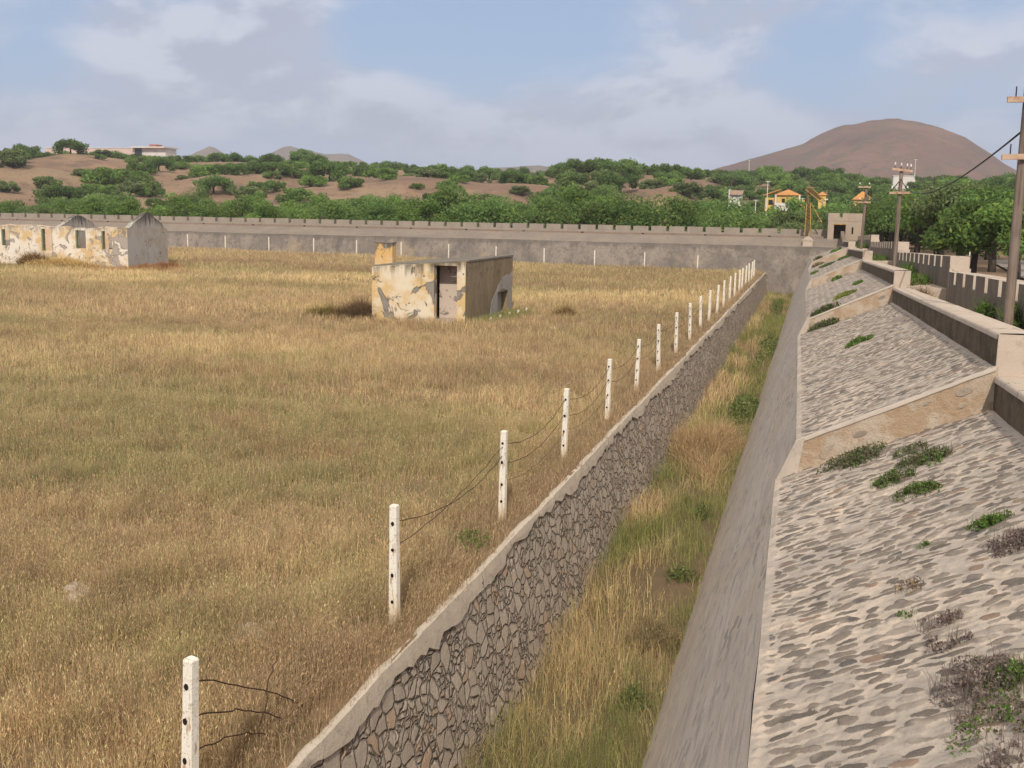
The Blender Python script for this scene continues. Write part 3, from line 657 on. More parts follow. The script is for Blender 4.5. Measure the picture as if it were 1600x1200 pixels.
# ramp walls in front of the tower
b = MB(); b.add([(2.05, 88.5, 1.8), (2.35, 88.5, 1.8), (2.35, 98.9, 1.8), (2.05, 98.9, 1.8), (2.05, 88.5, 2.62), (2.35, 88.5, 2.62), (2.35, 98.9, 3.45), (2.05, 98.9, 3.45)], [(3, 2, 1, 0), (4, 5, 6, 7), (0, 1, 5, 4), (1, 2, 6, 5), (2, 3, 7, 6), (3, 0, 4, 7)])
tag(b.build('ramp_wall', M_OUTER), 'short dark sloping wall rising to the tower doorway', 'wall')
root = thing('gabled_block', 'small pale gabled stone block at the corner where both walls meet', 'stone block', None, (-.62, 97.2, 2.0))
g0, g1 = on_y(1254, 383, 97.2)[0], on_y(1269.5, 383, 97.2)[0]; gm = (g0 + g1) / 2
pr = [(g0, 1.6), (g1, 1.6), (g1, 2.66), (g1 - .12, 2.83), (gm + .1, 2.95), (gm - .1, 2.95), (g0 + .12, 2.83), (g0, 2.66)]
n = len(pr); b = MB(); b.add([(x, 97.0, z) for x, z in pr] + [(x, 97.9, z) for x, z in pr], [tuple(range(n)), tuple(reversed(range(n, 2 * n)))] + [(i, n + i, n + (i + 1) % n, (i + 1) % n) for i in range(n)])
rel(outward(b.build('block_body', M_CAP)), root)
rel(MB().box(g0 - .05, g1 + .05, 96.96, 97.95, 2.60, 2.67).build('ledge', M_CAP), root)

root = thing('lattice_mast', 'yellow rusty lattice mast with tilted boom standing on the far wall corner', 'mast', None, (-.9, 99.9, 2.6))
Ym = 99.9
def mp(px, py, dy=0.0): return on_y(px, py, Ym + dy)
b = MB(); tops = {}
for sx in (0, 1):
    for dy in (-.28, .28):
        bt = mp(1257.5 + 9.5 * sx, 364, dy); tp = mp(1260.5 + 5.5 * sx, 318, dy); tops[(sx, dy)] = (bt, tp)
        rel(MB().tube([bt - np.array([0, 0, .5]), tp], .05, 5).build('leg', M_YELLOW), root)
for k in range(9):
    f0, f1 = k / 9, (k + 1) / 9
    for (p_, q_) in (((0, -.28), (1, -.28)), ((0, .28), (1, .28)), ((0, -.28), (0, .28)), ((1, -.28), (1, .28))):
        A0, A1 = tops[p_]; B0, B1 = tops[q_]
        b.tube([A0 + (A1 - A0) * f0, B0 + (B1 - B0) * f1], .03, 4); b.tube([A0 + (A1 - A0) * f1, B0 + (B1 - B0) * f1], .03, 4)
rel(b.build('bracing', M_RUST), root)
b = MB(); b.hexa([mp(1259, 342, -.16), mp(1270, 344, -.16), mp(1270, 344, .16), mp(1259, 342, .16)], [mp(1260, 318, -.16), mp(1266, 317, -.16), mp(1266, 317, .16), mp(1260, 318, .16)])
rel(b.build('gearbox', M_RUST), root)
b = MB(); b.tube([mp(1262, 320), mp(1263, 306), mp(1266, 298)], [.11, .1, .09], 6); rel(b.build('neck', M_RUST), root)
for pa, pb in (((1258.5, 296), (1284.5, 317.5)), ((1264.3, 290), (1289.5, 313.5))):
    for dy in (-.22, .22): rel(MB().tube([mp(*pa, dy), mp(*pb, dy)], .04, 5).build('boom_rail', M_YELLOW), root)
b = MB()
for k in range(13):
    f = (k + .3) / 13; u = np.array([1258.5, 296]) + np.array([26, 21.5]) * f; v_ = np.array([1264.3, 290]) + np.array([25.2, 23.5]) * min(f + .07, 1)
    for dy in (-.22, .22): b.tube([mp(*u, dy), mp(*v_, dy)], .022, 4)
    b.tube([mp(*u, -.22), mp(*u, .22)], .02, 4); b.tube([mp(*v_, -.22), mp(*v_, .22)], .02, 4)
rel(b.build('boom_bracing', M_RUST), root)
b = MB(); b.hexa([mp(1261.5, 296, -.12), mp(1264.5, 293.5, -.12), mp(1264.5, 293.5, .12), mp(1261.5, 296, .12)], [mp(1281, 313, -.12), mp(1284.5, 311, -.12), mp(1284.5, 311, .12), mp(1281, 313, .12)])
rel(outward(b.build('boom_core', M_RUST)), root)
b = MB(); b.tube([mp(1284, 316), mp(1288, 317)], .12, 8); rel(b.build('pulley', M_INSUL), root)
b = MB(); b.tube([mp(1288, 312.5), mp(1294, 311.5)], .07, 6); rel(b.build('hook', M_INSUL), root)
rel(MB().tube([mp(1266.3, 316.5), mp(1284, 347.5)], .045, 5).build('strut', M_YELLOW), root)
rel(MB().tube([mp(1277, 345.5), mp(1284, 346)], .03, 5).build('strut_foot', M_YELLOW), root)
rel(MB().tube([mp(1252.5, 320), mp(1257.5, 327)], .02, 4).build('stay_rod', M_YELLOW), root)

# ------------------------------------------------------------------ shed
SX0, SX1, SY0, SY1 = -17.43, -13.40, 41.6, 48.7
root = thing('ruined_shed', 'small ruined yellow shed with peeling front, open doorway and dark stained side wall', 'shed', None, (-15.4, 45, 0))
def roofz(x): return 2.20 + (2.50 - 2.20) * (x - SX0) / (SX1 - SX0)
DX0, DX1 = -14.73, -13.76
def rag(bx0, bx1, y0, y1, zb, zt_fn, n, sd, amp=.05):
    """a wall panel with a slightly uneven top"""
    P = []
    for i in range(n + 1):
        x = bx0 + (bx1 - bx0) * i / n; z = zt_fn(x) + amp * (float(fbm(x * 1.7, sd, 77)) - .5)
        P.append([(x, y0, zb), (x, y0, z), (x, y1, z + .01), (x, y1, zb)])
    b = MB(); b.grid(P)
    b.add(P[0], [(0, 1, 2, 3)]); b.add(P[-1], [(3, 2, 1, 0)]); return b
f = rel(outward(rag(SX0, DX0, SY0, SY0 + .32, -.3, roofz, 12, 1.0, .04).build('front_wall', M_SHED)), root)
rel(outward(rag(DX1, SX1 - .002, SY0, SY0 + .30, -.3, roofz, 3, 2.0, .02).build('front_wall', M_SHED)), root)
rel(MB().box(DX0, DX1, SY0 + .02, SY0 + .3, 2.33, 2.42).build('lintel', M_SHED), root)
b = MB(); wy0, wy1, wz0, wz1 = 46.2, 47.9, .05, .98
b.box(SX1 - .3, SX1, SY0 + .01, wy0, -.3, 2.46).box(SX1 - .3, SX1, wy1, SY1, -.3, 2.46).box(SX1 - .3, SX1, wy0, wy1, wz1, 2.46).box(SX1 - .3, SX1, wy0, wy1, -.3, wz0)
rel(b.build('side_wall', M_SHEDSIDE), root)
rel(MB().box(SX1 - .42, SX1 - .30, wy0 - .1, wy1 + .1, -.3, 1.2).build('recess_back', M_BARE), root)
pr = []
for k in range(15):
    a_ = k / 14; pr.append((wy0 - .55 + 2.0 * a_, .72 + .78 * math.sin(math.pi * min(1, a_ * 1.0)) ** .7 + .1 * (k % 3)))
pts = [(wy0 - 1.1, 0.0), (wy0 - .95, .62), (wy0 - .35, .95), (wy0 + .2, 1.35), (wy0 + .9, 1.62), (wy0 + 1.5, 1.72), (wy1 + .3, 1.66), (SY1 - .05, 1.85), (SY1 - .05, -.1), (wy1, -.1), (wy1, wz1), (wy0 + .9, wz1 + .13), (wy0, wz1), (wy0, -.1)]
n = len(pts); b = MB(); b.add([(SX1 + .012, y, z) for y, z in pts] + [(SX1 - .01, y, z) for y, z in pts], [tuple(range(n))] + [(i, n + i, n + (i + 1) % n, (i + 1) % n) for i in range(n)])
rel(b.build('bare_plaster_patch', M_BARE), root)
b = MB(); b.box(SX0, SX0 + .3, SY0 + .32, SY1, -.3, 2.18); rel(b.build('side_wall', M_SHED), root)
b = MB(); b.box(SX0 + .3, SX1 - .3, SY1 - .3, SY1, -.3, 2.2); rel(b.build('back_wall', M_SHED), root)
rel(MB().box(DX0 - .12, SX1 - .3, 42.62, 42.8, -.3, 2.44).build('inner_wall', M_PINK), root)
rel(MB().box(DX0 - .5, DX0 - .18, SY0 + .33, 42.6, -.3, 2.2).build('inner_jamb', M_SHADE), root)  # inner side of the doorway coloured dark to stand for its shade
b = MB()
b.hexa([(SX0 - .03, SY0 + .34, roofz(SX0) - .02), (SX1 + .02, SY0 + .30, roofz(SX1) - .02), (SX1 + .02, SY1 + .03, roofz(SX1) - .02), (SX0 - .03, SY1 + .03, roofz(SX0) - .02)],
       [(SX0 - .03, SY0 + .34, roofz(SX0) + .06), (SX1 + .02, SY0 + .30, roofz(SX1) + .05), (SX1 + .02, SY1 + .03, roofz(SX1) + .06), (SX0 - .03, SY1 + .03, roofz(SX0) + .06)])
rel(b.build('roof', M_ROOFC), root)
rel(MB().box(DX0 + .01, DX1 - .01, SY0 - .05, 42.6, -.3, .14).build('door_step', M_CAP), root)
for i in range(5):
    yy = 42.6 + i * 1.25; z = float(field_z(-13, yy))
    b = MB(); b.tube([(-12.62 + .05 * i, yy - .12, z + .12), (-12.62 + .05 * i, yy, z + .2), (-12.6 + .05 * i, yy + .13, z + .13)], [.02, .07, .02], 7)
    tag(b.build('white_stone', M_STONE), ['white stone in the grass nearest the shed doorway', 'white stone, second along the shed side wall', 'white stone in the middle of the row along the shed side wall', 'white stone below the dark patch on the shed side wall', 'white stone at the far end of the shed side wall'][i], 'stone', 'white stones along the shed side')
# free-standing pillar behind the shed
pa, pb = on_y(586, 378, 50.0), on_y(613, 378, 50.0)
root = thing('masonry_pillar', 'square yellow masonry pillar rising behind the shed roof', 'pillar', None, (pa[0], 50, 0))
rel(MB().box(pa[0], pb[0], 50, 50.5, -.3, pa[2] - .05).build('pillar_body', M_PILLAR), root)
rel(MB().box(pa[0] - .03, pb[0] + .03, 49.97, 50.53, pa[2] - .05, pa[2] + .01).build('cap_slab', M_ROOFC), root)

# ------------------------------------------------------------------ barrack ruin
BX1, BX0, BY0, BY1, BZ = -47.7, -76.0, 68.7, 73.8, 2.88
root = thing('roofless_barrack', 'long roofless barrack ruin with whitewashed peeling walls, empty windows and stained gable', 'ruined building', None, (-60, 71, 0))
def bx(px): return on_y(px, 375, BY0)[0]
wins = [(bx(2.5), bx(15.5), 1.42, 2.62), (bx(64.8), bx(81.8), 1.12, 2.72), (bx(118), bx(134), 1.36, 2.68), (bx(158.6), bx(174.6), 1.36, 2.66)]
tb = .42
def ztop(x): return BZ + .02 * math.sin(x)
cur = BX0
for (a, c_, z0, z1) in wins + [(BX1 - .001, None, 0, 0)]:
    rel(outward(rag(cur, a, BY0, BY0 + tb, -.4, ztop, max(3, int((a - cur) * 5)), 4.0, .28).build('front_wall', M_BARR)), root)
    if c_ is None: break
    rel(MB().box(a, c_, BY0 + .003, BY0 + tb - .003, -.4, z0).build('front_wall', M_BARR), root)
    rel(MB().box(a, c_, BY0 + .003, BY0 + tb - .003, z1, BZ - .02).build('window_lintel', M_BARR), root)
    rel(MB().box(a + .004, a + .09, BY0 + .02, BY0 + .16, z0, z1).build('window_jamb', M_GREENFR), root); rel(MB().box(c_ - .05, c_ - .004, BY0 + .02, BY0 + .12, z0, z1).build('window_jamb', M_GREENFR), root)
    cur = c_
def gable(x0, x1, zpk, mt, name, sd, ymid=71.25, amp=.25):
    P = []; n = 26
    for i in range(n + 1):
        y = BY0 + .002 + (BY1 - BY0) * i / n; k = 1 - abs(y - ymid) / (2.55)
        z = 2.75 + (zpk - 2.75) * min(1, max(0, k) * 1.13) + amp * (float(fbm(y * 2.4, sd, 31)) - .5) * (0.4 + (k > .05))
        P.append([(x0, y, -.4), (x0, y, z), (x1, y, z), (x1, y, -.4)])
    b = MB(); b.grid(P); b.add(P[0], [(0, 1, 2, 3)]); b.add(P[-1], [(3, 2, 1, 0)])
    return rel(outward(b.build(name, mt)), root)
gable(BX1 - tb, BX1 + .012, 4.02, M_GABLE, 'gable_wall', 2.0)
gable(-54.0, -53.6, 3.72, M_GABLE, 'cross_wall', 7.0, 71.25, .1)
gable(-67.0, -66.6, 3.5, M_BARRIN, 'cross_wall', 9.0)
cur = BX0
for (a, c_, z0, z1) in [(-73, -72, .9, 2.5), (-63.6, -62.8, 1.2, 2.6), (-57.0, -56.2, 1.3, 2.6), (-51.4, -50.6, 1.3, 2.6), (BX1 - tb, None, 0, 0)]:
    rel(outward(rag(cur, a, BY1 - tb, BY1, -.4, lambda x: BZ - .05, max(3, int((a - cur) * 2)), 5.0, .25).build('back_wall', M_BARRIN)), root)
    if c_ is None: break
    rel(MB().box(a, c_, BY1 - tb + .003, BY1 - .003, -.4, z0).build('back_wall', M_BARRIN), root)
    rel(MB().box(a, c_, BY1 - tb + .003, BY1 - .003, z1, BZ - .1).build('back_wall', M_BARRIN), root)
    cur = c_
for x0 in (-50.9, -61.5): rel(MB().box(x0, x0 + 2.2, 71.0, 71.8, -.3, 1.75).build('inner_block', M_BARE), root)

# ------------------------------------------------------------------ fence posts and wire
def post_mesh(h=1.34):
    b = MB(); w0, w1 = .052, .043
    zs = [-.25, .2, .6, 1.0, h - .012, h]
    rings = []
    for z in zs:
        k = (z + .25) / (h + .25); wd = w0 + (w1 - w0) * k - (.008 if z == h else 0); wd += random.uniform(-.002, .002)
        c = wd * .25
        rings.append([(-wd + c, -wd, z), (wd - c, -wd, z), (wd, -wd + c, z), (wd, wd - c, z), (wd - c, wd, z), (-wd + c, wd, z), (-wd, wd - c, z), (-wd, -wd + c, z)])
    vs = [q for r_ in rings for q in r_]; fs = [(i * 8 + k, i * 8 + (k + 1) % 8, (i + 1) * 8 + (k + 1) % 8, (i + 1) * 8 + k) for i in range(len(zs) - 1) for k in range(8)]
    fs.append(tuple(range((len(zs) - 1) * 8, len(zs) * 8))); b.add(vs, fs); return b
def hole_mesh():
    b = MB(); n = 10
    b.tube([(0, -.0505, 0), (0, -.0435, 0)], .019, 10)  # dark plug at the surface, standing for the shade inside a hole
    return b
pm = post_mesh().build('fence_post', M_POST); hm = hole_mesh().build('hole', M_HOLE)
hm.parent = pm
ORD = ['first', 'second', 'third', 'fourth', 'fifth', 'sixth', 'seventh', 'eighth', 'ninth', 'tenth', 'eleventh', 'twelfth', 'thirteenth', 'fourteenth', 'fifteenth', 'sixteenth', 'seventeenth', 'eighteenth', 'nineteenth', 'twentieth', 'twenty-first']
pxs = [617, 792, 890, 958, 1003, 1037, 1064, 1085, 1101, 1114, 1126, 1136, 1145, 1152.5, 1159.5, 1163.5, 1169, 1174, 1178, 1181.5]
tp = on_z(288, 1026, 1.33); POSTS = [(tp[0], tp[1])]
for i, px in enumerate(pxs):
    d = world_ray(px, 360); X = -4.19 - .10 * i / 20; POSTS.append((X, X * d[1] / d[0]))
HOLES = [.22, .50, .80, 1.07, 1.2]
def place_post(x, y, rz, ty, label, group, holes, z=0., proto=[None]):
    if proto[0] is None: o = pm; proto[0] = 1
    else: o = pm.copy(); COL.objects.link(o)
    o.location = (x, y, z); o.rotation_euler = (random.uniform(-.012, .012), ty, rz)
    tag(o, label, 'fence post', group)
    zsz = [.28, .56, .86, 1.16]
    for k in range(holes):
        if o is pm and k == 0: h_ = hm
        else: h_ = hm.copy(); COL.objects.link(h_); h_.parent = o
        h_.location = (random.uniform(-.006, .006), (1.16 - zsz[k]) * -.0058 + .0005, zsz[k] + random.uniform(-.02, .02)); h_.scale = (1, 1, random.uniform(1, 1.35))
    return o
for i, (x, y) in enumerate(POSTS):
    lab = 'white concrete post at the near end, cut off by the bottom edge of the picture' if i == 0 else f'white concrete post, {ORD[i]} from the near end of the row beside the moat'
    if i == 20: lab = 'white concrete post at the far end of the row beside the moat'
    place_post(x, y, R(-random.uniform(8, 16)), [.055, .004, .012, .02, .02][i] if i < 5 else random.uniform(-.03, .03), lab, 'fence posts along the moat', 4 if i < 9 else 0)
FXP = [293, 352, 420, 490, 557, 627, 701, 775, 850.5, 929.5, 1007.5, 1090.5]; FTOP = [366, 368, 370, 372.3, 375.3, 378, 381, 384.6, 388, 391, 394, 399]
FAR_POSTS = []
for i, (px, ty_) in enumerate(zip(FXP, FTOP)):
    p_ = on_y(px, ty_, 92.45); z = float(field_z(p_[0], 92.45)); z = p_[2] - 1.34; FAR_POSTS.append((p_[0], 92.45, z))
    lab = f'thin white post, {ORD[i]} from the left in the row before the far wall' if i < 11 else 'thin white post at the right end of the row before the far wall'
    place_post(p_[0], 92.45, 0, random.uniform(-.015, .015), lab, 'fence posts before the far wall', 0, z)

def top_of(i, h):
    x, y = POSTS[i]; return np.array([x + .0, y, h])
def strand(pa, pb, sag, lab, rad=.0035, seg=14, wob=.012, cut=1.0, droop=0):
    pts = []
    for k in range(seg + 1):
        f_ = k / seg * cut; p_ = pa + (pb - pa) * f_
        z = -sag * 4 * f_ * (1 - f_) - droop * f_ * f_
        pts.append((p_[0] + random.uniform(-wob, wob), p_[1], p_[2] + z + random.uniform(-wob, wob) * .5))
    o = MB().tube(pts, rad, 5).build('fence_wire', M_WIRE, smooth=True)
    return tag(o, lab, 'wire', 'rusty fence wire')
wires = [(0, 1.16, 1, .62, .05, .006, 'rusty wire running down from the top of the nearest post'), (0, .86, 1, .70, -.04, .0065, 'rusty twisted wire from the middle of the nearest post'),
         (0, .56, 1, .50, .02, .006, 'rusty wire low on the nearest post lying toward the grass')]
for a, ha, bq, hb, sag, rad, lab in wires:
    k_ = .5 if 'down' in lab else (.42 if 'middle' in lab else .36); e_ = top_of(a, 0) + (top_of(bq, 0) - top_of(a, 0)) * k_ + np.array([-.06, 0, -.02]); strand(top_of(a, ha), e_, {'down': -.06}.get('down' if 'down' in lab else '', -.10), lab, rad, 16, .02, 1.0)
strand(top_of(0, 1.02) + np.array([.25, .9, -.02]), top_of(0, .45) + np.array([.15, .8, 0]), -.06, 'loose rusty wire loop hanging beside the nearest post', .005, 10, .015)
for i in range(1, 9):
    nm = (ORD[i], ORD[i + 1])
    strand(top_of(i, 1.16), top_of(i + 1, .98 if i == 1 else 1.14), [0, .22, .24, .24, .20, .16, .14, .14, .14][i], f'sagging rusty top wire between the {nm[0]} and {nm[1]} posts by the moat', .0055, 18, .012)
    strand(top_of(i, .86), top_of(i + 1, .88 if i != 1 else 1.12), [0, .10, .22, .25, .22, .18, .15, .12, .12][i], f'sagging rusty middle wire between the {nm[0]} and {nm[1]} posts by the moat', .005, 18, .012)
    if i in (2, 3): strand(top_of(i, .58), top_of(i + 1, .55), .18, f'low slack rusty wire between the {nm[0]} and {nm[1]} posts by the moat', .0035, 16, .012)

# ------------------------------------------------------------------ utility poles
def insulator(px_, py_, pz_, arm, porc):
    MB().tube([(px_, py_, pz_), (px_, py_, pz_ + .16)], .011, 5).build('pin', M_IRON, arm)
    if porc: MB().tube([(px_, py_, pz_ + .11), (px_, py_, pz_ + .15), (px_, py_, pz_ + .20), (px_, py_, pz_ + .225)], [.022, .032, .026, .01], 8).build('insulator', M_INSUL, arm)
def pole(x, y, zb, zt, r0, r1, arms, lean, label, porc=True):
    root = thing('utility_pole', label, 'utility pole', 'wooden utility poles along the walkway', (x, y, zb))
    pts = [(x + lean * k, y, zb + (zt - zb) * k) for k in np.linspace(0, 1, 9)]
    rel(MB().tube(pts, list(np.linspace(r0, r1, 9)), 12).build('pole_shaft', M_WOOD, smooth=True), root)
    for (za, x0, x1, tilt, nins) in arms:
        b = MB(); b.hexa([(x0, y - r0 - .07, za - tilt), (x1, y - r0 - .07, za + tilt), (x1, y - r0 + .01, za + tilt), (x0, y - r0 + .01, za - tilt)],
                         [(x0, y - r0 - .07, za - tilt + .085), (x1, y - r0 - .07, za + tilt + .085), (x1, y - r0 + .01, za + tilt + .085), (x0, y - r0 + .01, za - tilt + .085)])
        arm = rel(b.build('crossarm', M_ARM), root)
        for k in range(nins):
            f_ = (.14, .44, .72, .9)[k] if nins == 4 else (.12, .86)[k]
            insulator(x0 + (x1 - x0) * f_, y - r0 - .03, za - tilt + 2 * tilt * f_ + .08, arm, porc)
    return root
root = pole(3.07, 19.0, 1.9, 6.62, .084, .066, [(6.30, 2.76, 3.62, 0, 4), (5.43, 2.75, 3.6, .01, 4)], .0, 'brown wooden utility pole nearest the camera, cut off by the right edge', False)
pole(2.95, 44.0, 1.7, 6.42, .084, .068, [(6.27, 2.62, 3.36, -.045, 4), (5.43, 2.58, 3.32, .005, 2)], .02, 'grey wooden utility pole in the middle, with two crossarms and white insulators')
pole(2.60, 68.0, 1.7, 6.42, .09, .075, [(6.30, 2.24, 2.96, 0, 2), (5.42, 2.3, 3.0, 0, 2)], .12, 'farthest wooden utility pole, leaning in front of the square tower')
def cable(pts, lab, rad):
    P = []
    pts = [np.array(q) for q in pts]
    n = 30
    for k in range(n + 1):
        u = k / n; p_ = (1 - u) ** 2 * pts[0] + 2 * u * (1 - u) * pts[1] + u * u * pts[2]; P.append(p_)
    tag(MB().tube(P, rad, 6).build('overhead_cable', M_CABLE, smooth=True), lab, 'cable', 'black overhead cables')
cable([(3.02, 19.0, 5.86), (3.0, 36.0, 4.55), (2.96, 43.9, 5.98)], 'black overhead cable sagging between the nearest and middle poles', .016)
cable([(2.95, 44.1, 5.95), (2.8, 56.0, 4.9), (2.70, 67.9, 5.9)], 'black overhead cable between the middle and farthest poles', .02)

# ------------------------------------------------------------------ foliage generators
def leaf_quads(rng, C, size, up=.3, bias=None):
    """one bent quad per centre"""
    n = len(C)
    nrm = rng.normal(size=(n, 3)) * (.75 if bias is not None else 1); nrm[:, 2] += up
    if bias is not None: nrm += bias
    nrm /= np.linalg.norm(nrm, axis=1)[:, None]
    a = rng.normal(size=(n, 3)); a -= (a * nrm).sum(1)[:, None] * nrm; a /= np.linalg.norm(a, axis=1)[:, None]
    b = np.cross(nrm, a); s = size * rng.uniform(.6, 1.35, n)[:, None]
    V = np.stack([C - a * s * .9, C + b * s * .42, C + a * s * .9, C - b * s * .42], 1).reshape(-1, 3)
    return V
def tree_data(seed, H, Rr, nleaf, lsize, nclump, hue, low=.12, limbs=7, bush=False):
    rng = np.random.default_rng(seed)
    cs, rads, shade = [], [], []
    for i in range(nclump):
        a = rng.uniform(0, 2 * math.pi); q = math.sqrt(rng.uniform(0, 1)); dome = math.sqrt(max(0, 1 - (q * .96) ** 2))
        zz = H * (low + .12 + (1 - low - .26) * dome * rng.uniform(.55, 1.0) ** .7)
        if bush: zz = H * (.10 + .72 * dome * rng.uniform(.05, 1.0) ** .6)
        cs.append((math.cos(a) * Rr * q * .86, math.sin(a) * Rr * q * .86, zz)); rads.append(Rr * rng.uniform(.20, .36)); shade.append(rng.uniform(.72, 1.25))
    cs = np.array(cs); rads = np.array(rads); shade = np.array(shade)
    wgt = rads ** 2; pick = rng.choice(nclump, nleaf, p=wgt / wgt.sum())
    d = rng.normal(size=(nleaf, 3)); d /= np.linalg.norm(d, axis=1)[:, None]
    rad = rng.uniform(0, 1, nleaf) ** .28 * (1 + .35 * (rng.random(nleaf) < .12))
    C = cs[pick] + d * rad[:, None] * rads[pick][:, None] * np.array([1, 1, .62])
    C[:, 2] = np.maximum(C[:, 2], H * low * rng.uniform(.5, 1.3, nleaf))
    V = leaf_quads(rng, C, lsize, .45, d * .9)
    base = np.array(hue)[None] * (shade[pick] * rng.uniform(.75, 1.25, nleaf))[:, None]
    yel = rng.random(nleaf) < .14; base[yel] *= np.array([1.45, 1.2, .9])
    col = np.repeat(base, 4, 0)
    mb = MB(); top = np.array([rng.uniform(-.2, .2), rng.uniform(-.2, .2), H * .34])
    tr = Rr * (.035 if bush else .05) + .05
    mb.tube([(0, 0, -.6), (top[0] * .3, top[1] * .3, H * .15), tuple(top)], [tr * 1.25, tr, tr * .8], 7)
    order = np.argsort(-rads)[:limbs]
    for k in order:
        e = cs[k]; mid = top * .45 + e * .55 + np.array([0, 0, H * .04]); mb.tube([tuple(top * .96), tuple(mid), tuple(e)], [tr * .55, tr * .34, tr * .12], 5)
    return V, col, mb
def mesh_tree(name, data, parent=None, split=False):
    V, col, mb = data; n = len(V) // 4
    if split:
        cr = big_mesh('crown', V, np.arange(len(V)), [4] * n, [M_LEAF], col, parent); tr = mb.build('trunk', M_BARK, parent, True); return cr, tr
    V2 = np.concatenate([V, np.array(mb.v)]); lp = list(range(len(V))); lt = [4] * n; mi = [0] * n
    for f_ in mb.f: lp += [i + len(V) for i in f_]; lt.append(len(f_)); mi.append(1)
    c2 = np.concatenate([col, np.ones((len(mb.v), 3)) * .08])
    return big_mesh(name, V2, lp, lt, [M_LEAF, M_BARK], c2, parent, mi)
G1, G2, G3, G4 = (.160, .240, .076), (.136, .218, .070), (.184, .240, .102), (.166, .264, .072)
protos = []
for i, (H, Rr, n, hue, low) in enumerate([(5.6, 4.2, 5200, G1, .06), (6.2, 4.8, 6000, G2, .06), (5.0, 3.8, 4600, G3, .05), (5.8, 3.6, 4600, G4, .05), (6.6, 5.0, 6200, G1, .05), (5.2, 4.4, 5000, G2, .05)]):
    protos.append((tree_data(100 + i, H, Rr, n, .19, 26, hue, low, 5, True), H))
scr = []
for i, (H, Rr, n, hue) in enumerate([(3.6, 3.2, 3600, G1), (3.2, 2.8, 3200, G3), (4.2, 3.9, 4200, G2), (3.0, 3.3, 3300, G4)]):
    scr.append((tree_data(200 + i, H, Rr, n, .24, 20, hue, .02, 7, True), H))
def protoset(lst, name):
    out = []
    for d_, H in lst: o_ = mesh_tree(name, d_); out.append([o_, H, False])
    return out
PT = protoset(protos, 'acacia_tree'); PS = protoset(scr, 'scrub_tree')
def put_tree(lst, k, x, y, sc, label, cat, group, sz=None, zoff=-.1):
    e = lst[k % len(lst)]
    if not e[2]: o_ = e[0]; e[2] = True
    else: o_ = e[0].copy(); COL.objects.link(o_)
    o_.location = (x, y, float(terrain_z(x, y)) + zoff); o_.rotation_euler = (0, 0, random.uniform(0, 6.28)); o_.scale = (sc, sc, sc * (sz or random.uniform(.9, 1.1)))
    return tag(o_, label, cat, group)
def sector(px):
    return ('beyond the left part of the far wall' if px < 420 else 'beyond the far wall behind the small shed' if px < 830 else 'beyond the right half of the far wall' if px < 1250 else 'behind the tower and utility poles')
# belt in the valley right behind the far wall
rr = random.Random(12); placed = []
def try_place(px, r, mind):
    if (1130 < px < 1264 and 150 < r < 252) or (1328 < px < 1368 and 140 < r < 222) or (1388 < px < 1432 and 230 < r < 340) or (1498 < px < 1548 and 230 < r < 300): return None
    d = world_ray(px, 330); h_ = math.hypot(d[0], d[1]); x, y = d[0] / h_ * r, d[1] / h_ * r
    if x < 6.5 and y < 104.5: return None
    for (a, b_) in placed:
        if (a - x) ** 2 + (b_ - y) ** 2 < mind * mind: return None
    placed.append((x, y)); return x, y
cnt = 0
for r0, r1, n, md in ((106, 118, 260, 5.2), (118, 140, 420, 6.4), (140, 175, 500, 8.0), (175, 205, 340, 8.5), (205, 232, 200, 10.5)):
    for _ in range(n):
        px = rr.uniform(-90, 1690); dmin = r0
        d = world_ray(px, 330); cosa = d[1] / math.hypot(d[0], d[1])
        r = rr.uniform(r0, r1)
        if r * cosa < 105.5: r = 105.5 / cosa + rr.uniform(0, 8)
        if px > 1290 and r < 125: continue
        q = try_place(px, r, md)
        if q is None: continue
        s = rr.uniform(.78, 1.12) * (1.12 if 860 < px < 960 else 1.0) * (.86 if px < 500 else 1)
        put_tree(PT, rr.randrange(6), q[0], q[1], s, 'green acacia tree in the dense low belt ' + sector(px), 'tree', 'acacia trees in the belt behind the far wall'); cnt += 1
print('belt', cnt)
# scattered trees on the red slope, by the place they have in the valley (column, distance, size)
slope = [(20, 300, 1.35), (95, 262, 1.2), (125, 258, 1.0), (170, 292, 1.75), (205, 268, 1.15), (240, 330, .45), (328, 300, 1.3), (283, 332, .5), (432, 265, .7), (515, 285, 1.35), (490, 268, 1.0), (455, 290, 1.1), (600, 300, .85), (636, 320, .75),
         (675, 310, .8), (558, 270, .45), (705, 282, .5), (750, 290, .9), (700, 255, .8), (832, 275, 1.0), (865, 305, .8), (960, 315, .9), (1000, 320, .75), (1045, 300, .95), (930, 330, 1.3), (1020, 262, 1.1), (1110, 290, 1.0),
         (1160, 320, .9), (1085, 330, .7), (1200, 300, 1.0), (1240, 340, 1.0), (1300, 330, 1.0), (1340, 300, 1.0), (1380, 350, 1.0), (1440, 330, 1.0), (1490, 300, 1.1), (1530, 340, 1.0), (1570, 310, 1.1), (1180, 262, 1.1), (1290, 290, 1.0), (1350, 260, 1.1), (1250, 255, 1.1), (1420, 260, 1.1), (1480, 250, 1.1), (1540, 245, 1.1), (1590, 270, 1.1), (405, 300, .9), (385, 320, .8), (370, 290, .8), (60, 345, .6), (540, 330, .7), (800, 330, .7), (475, 345, 1.0)]
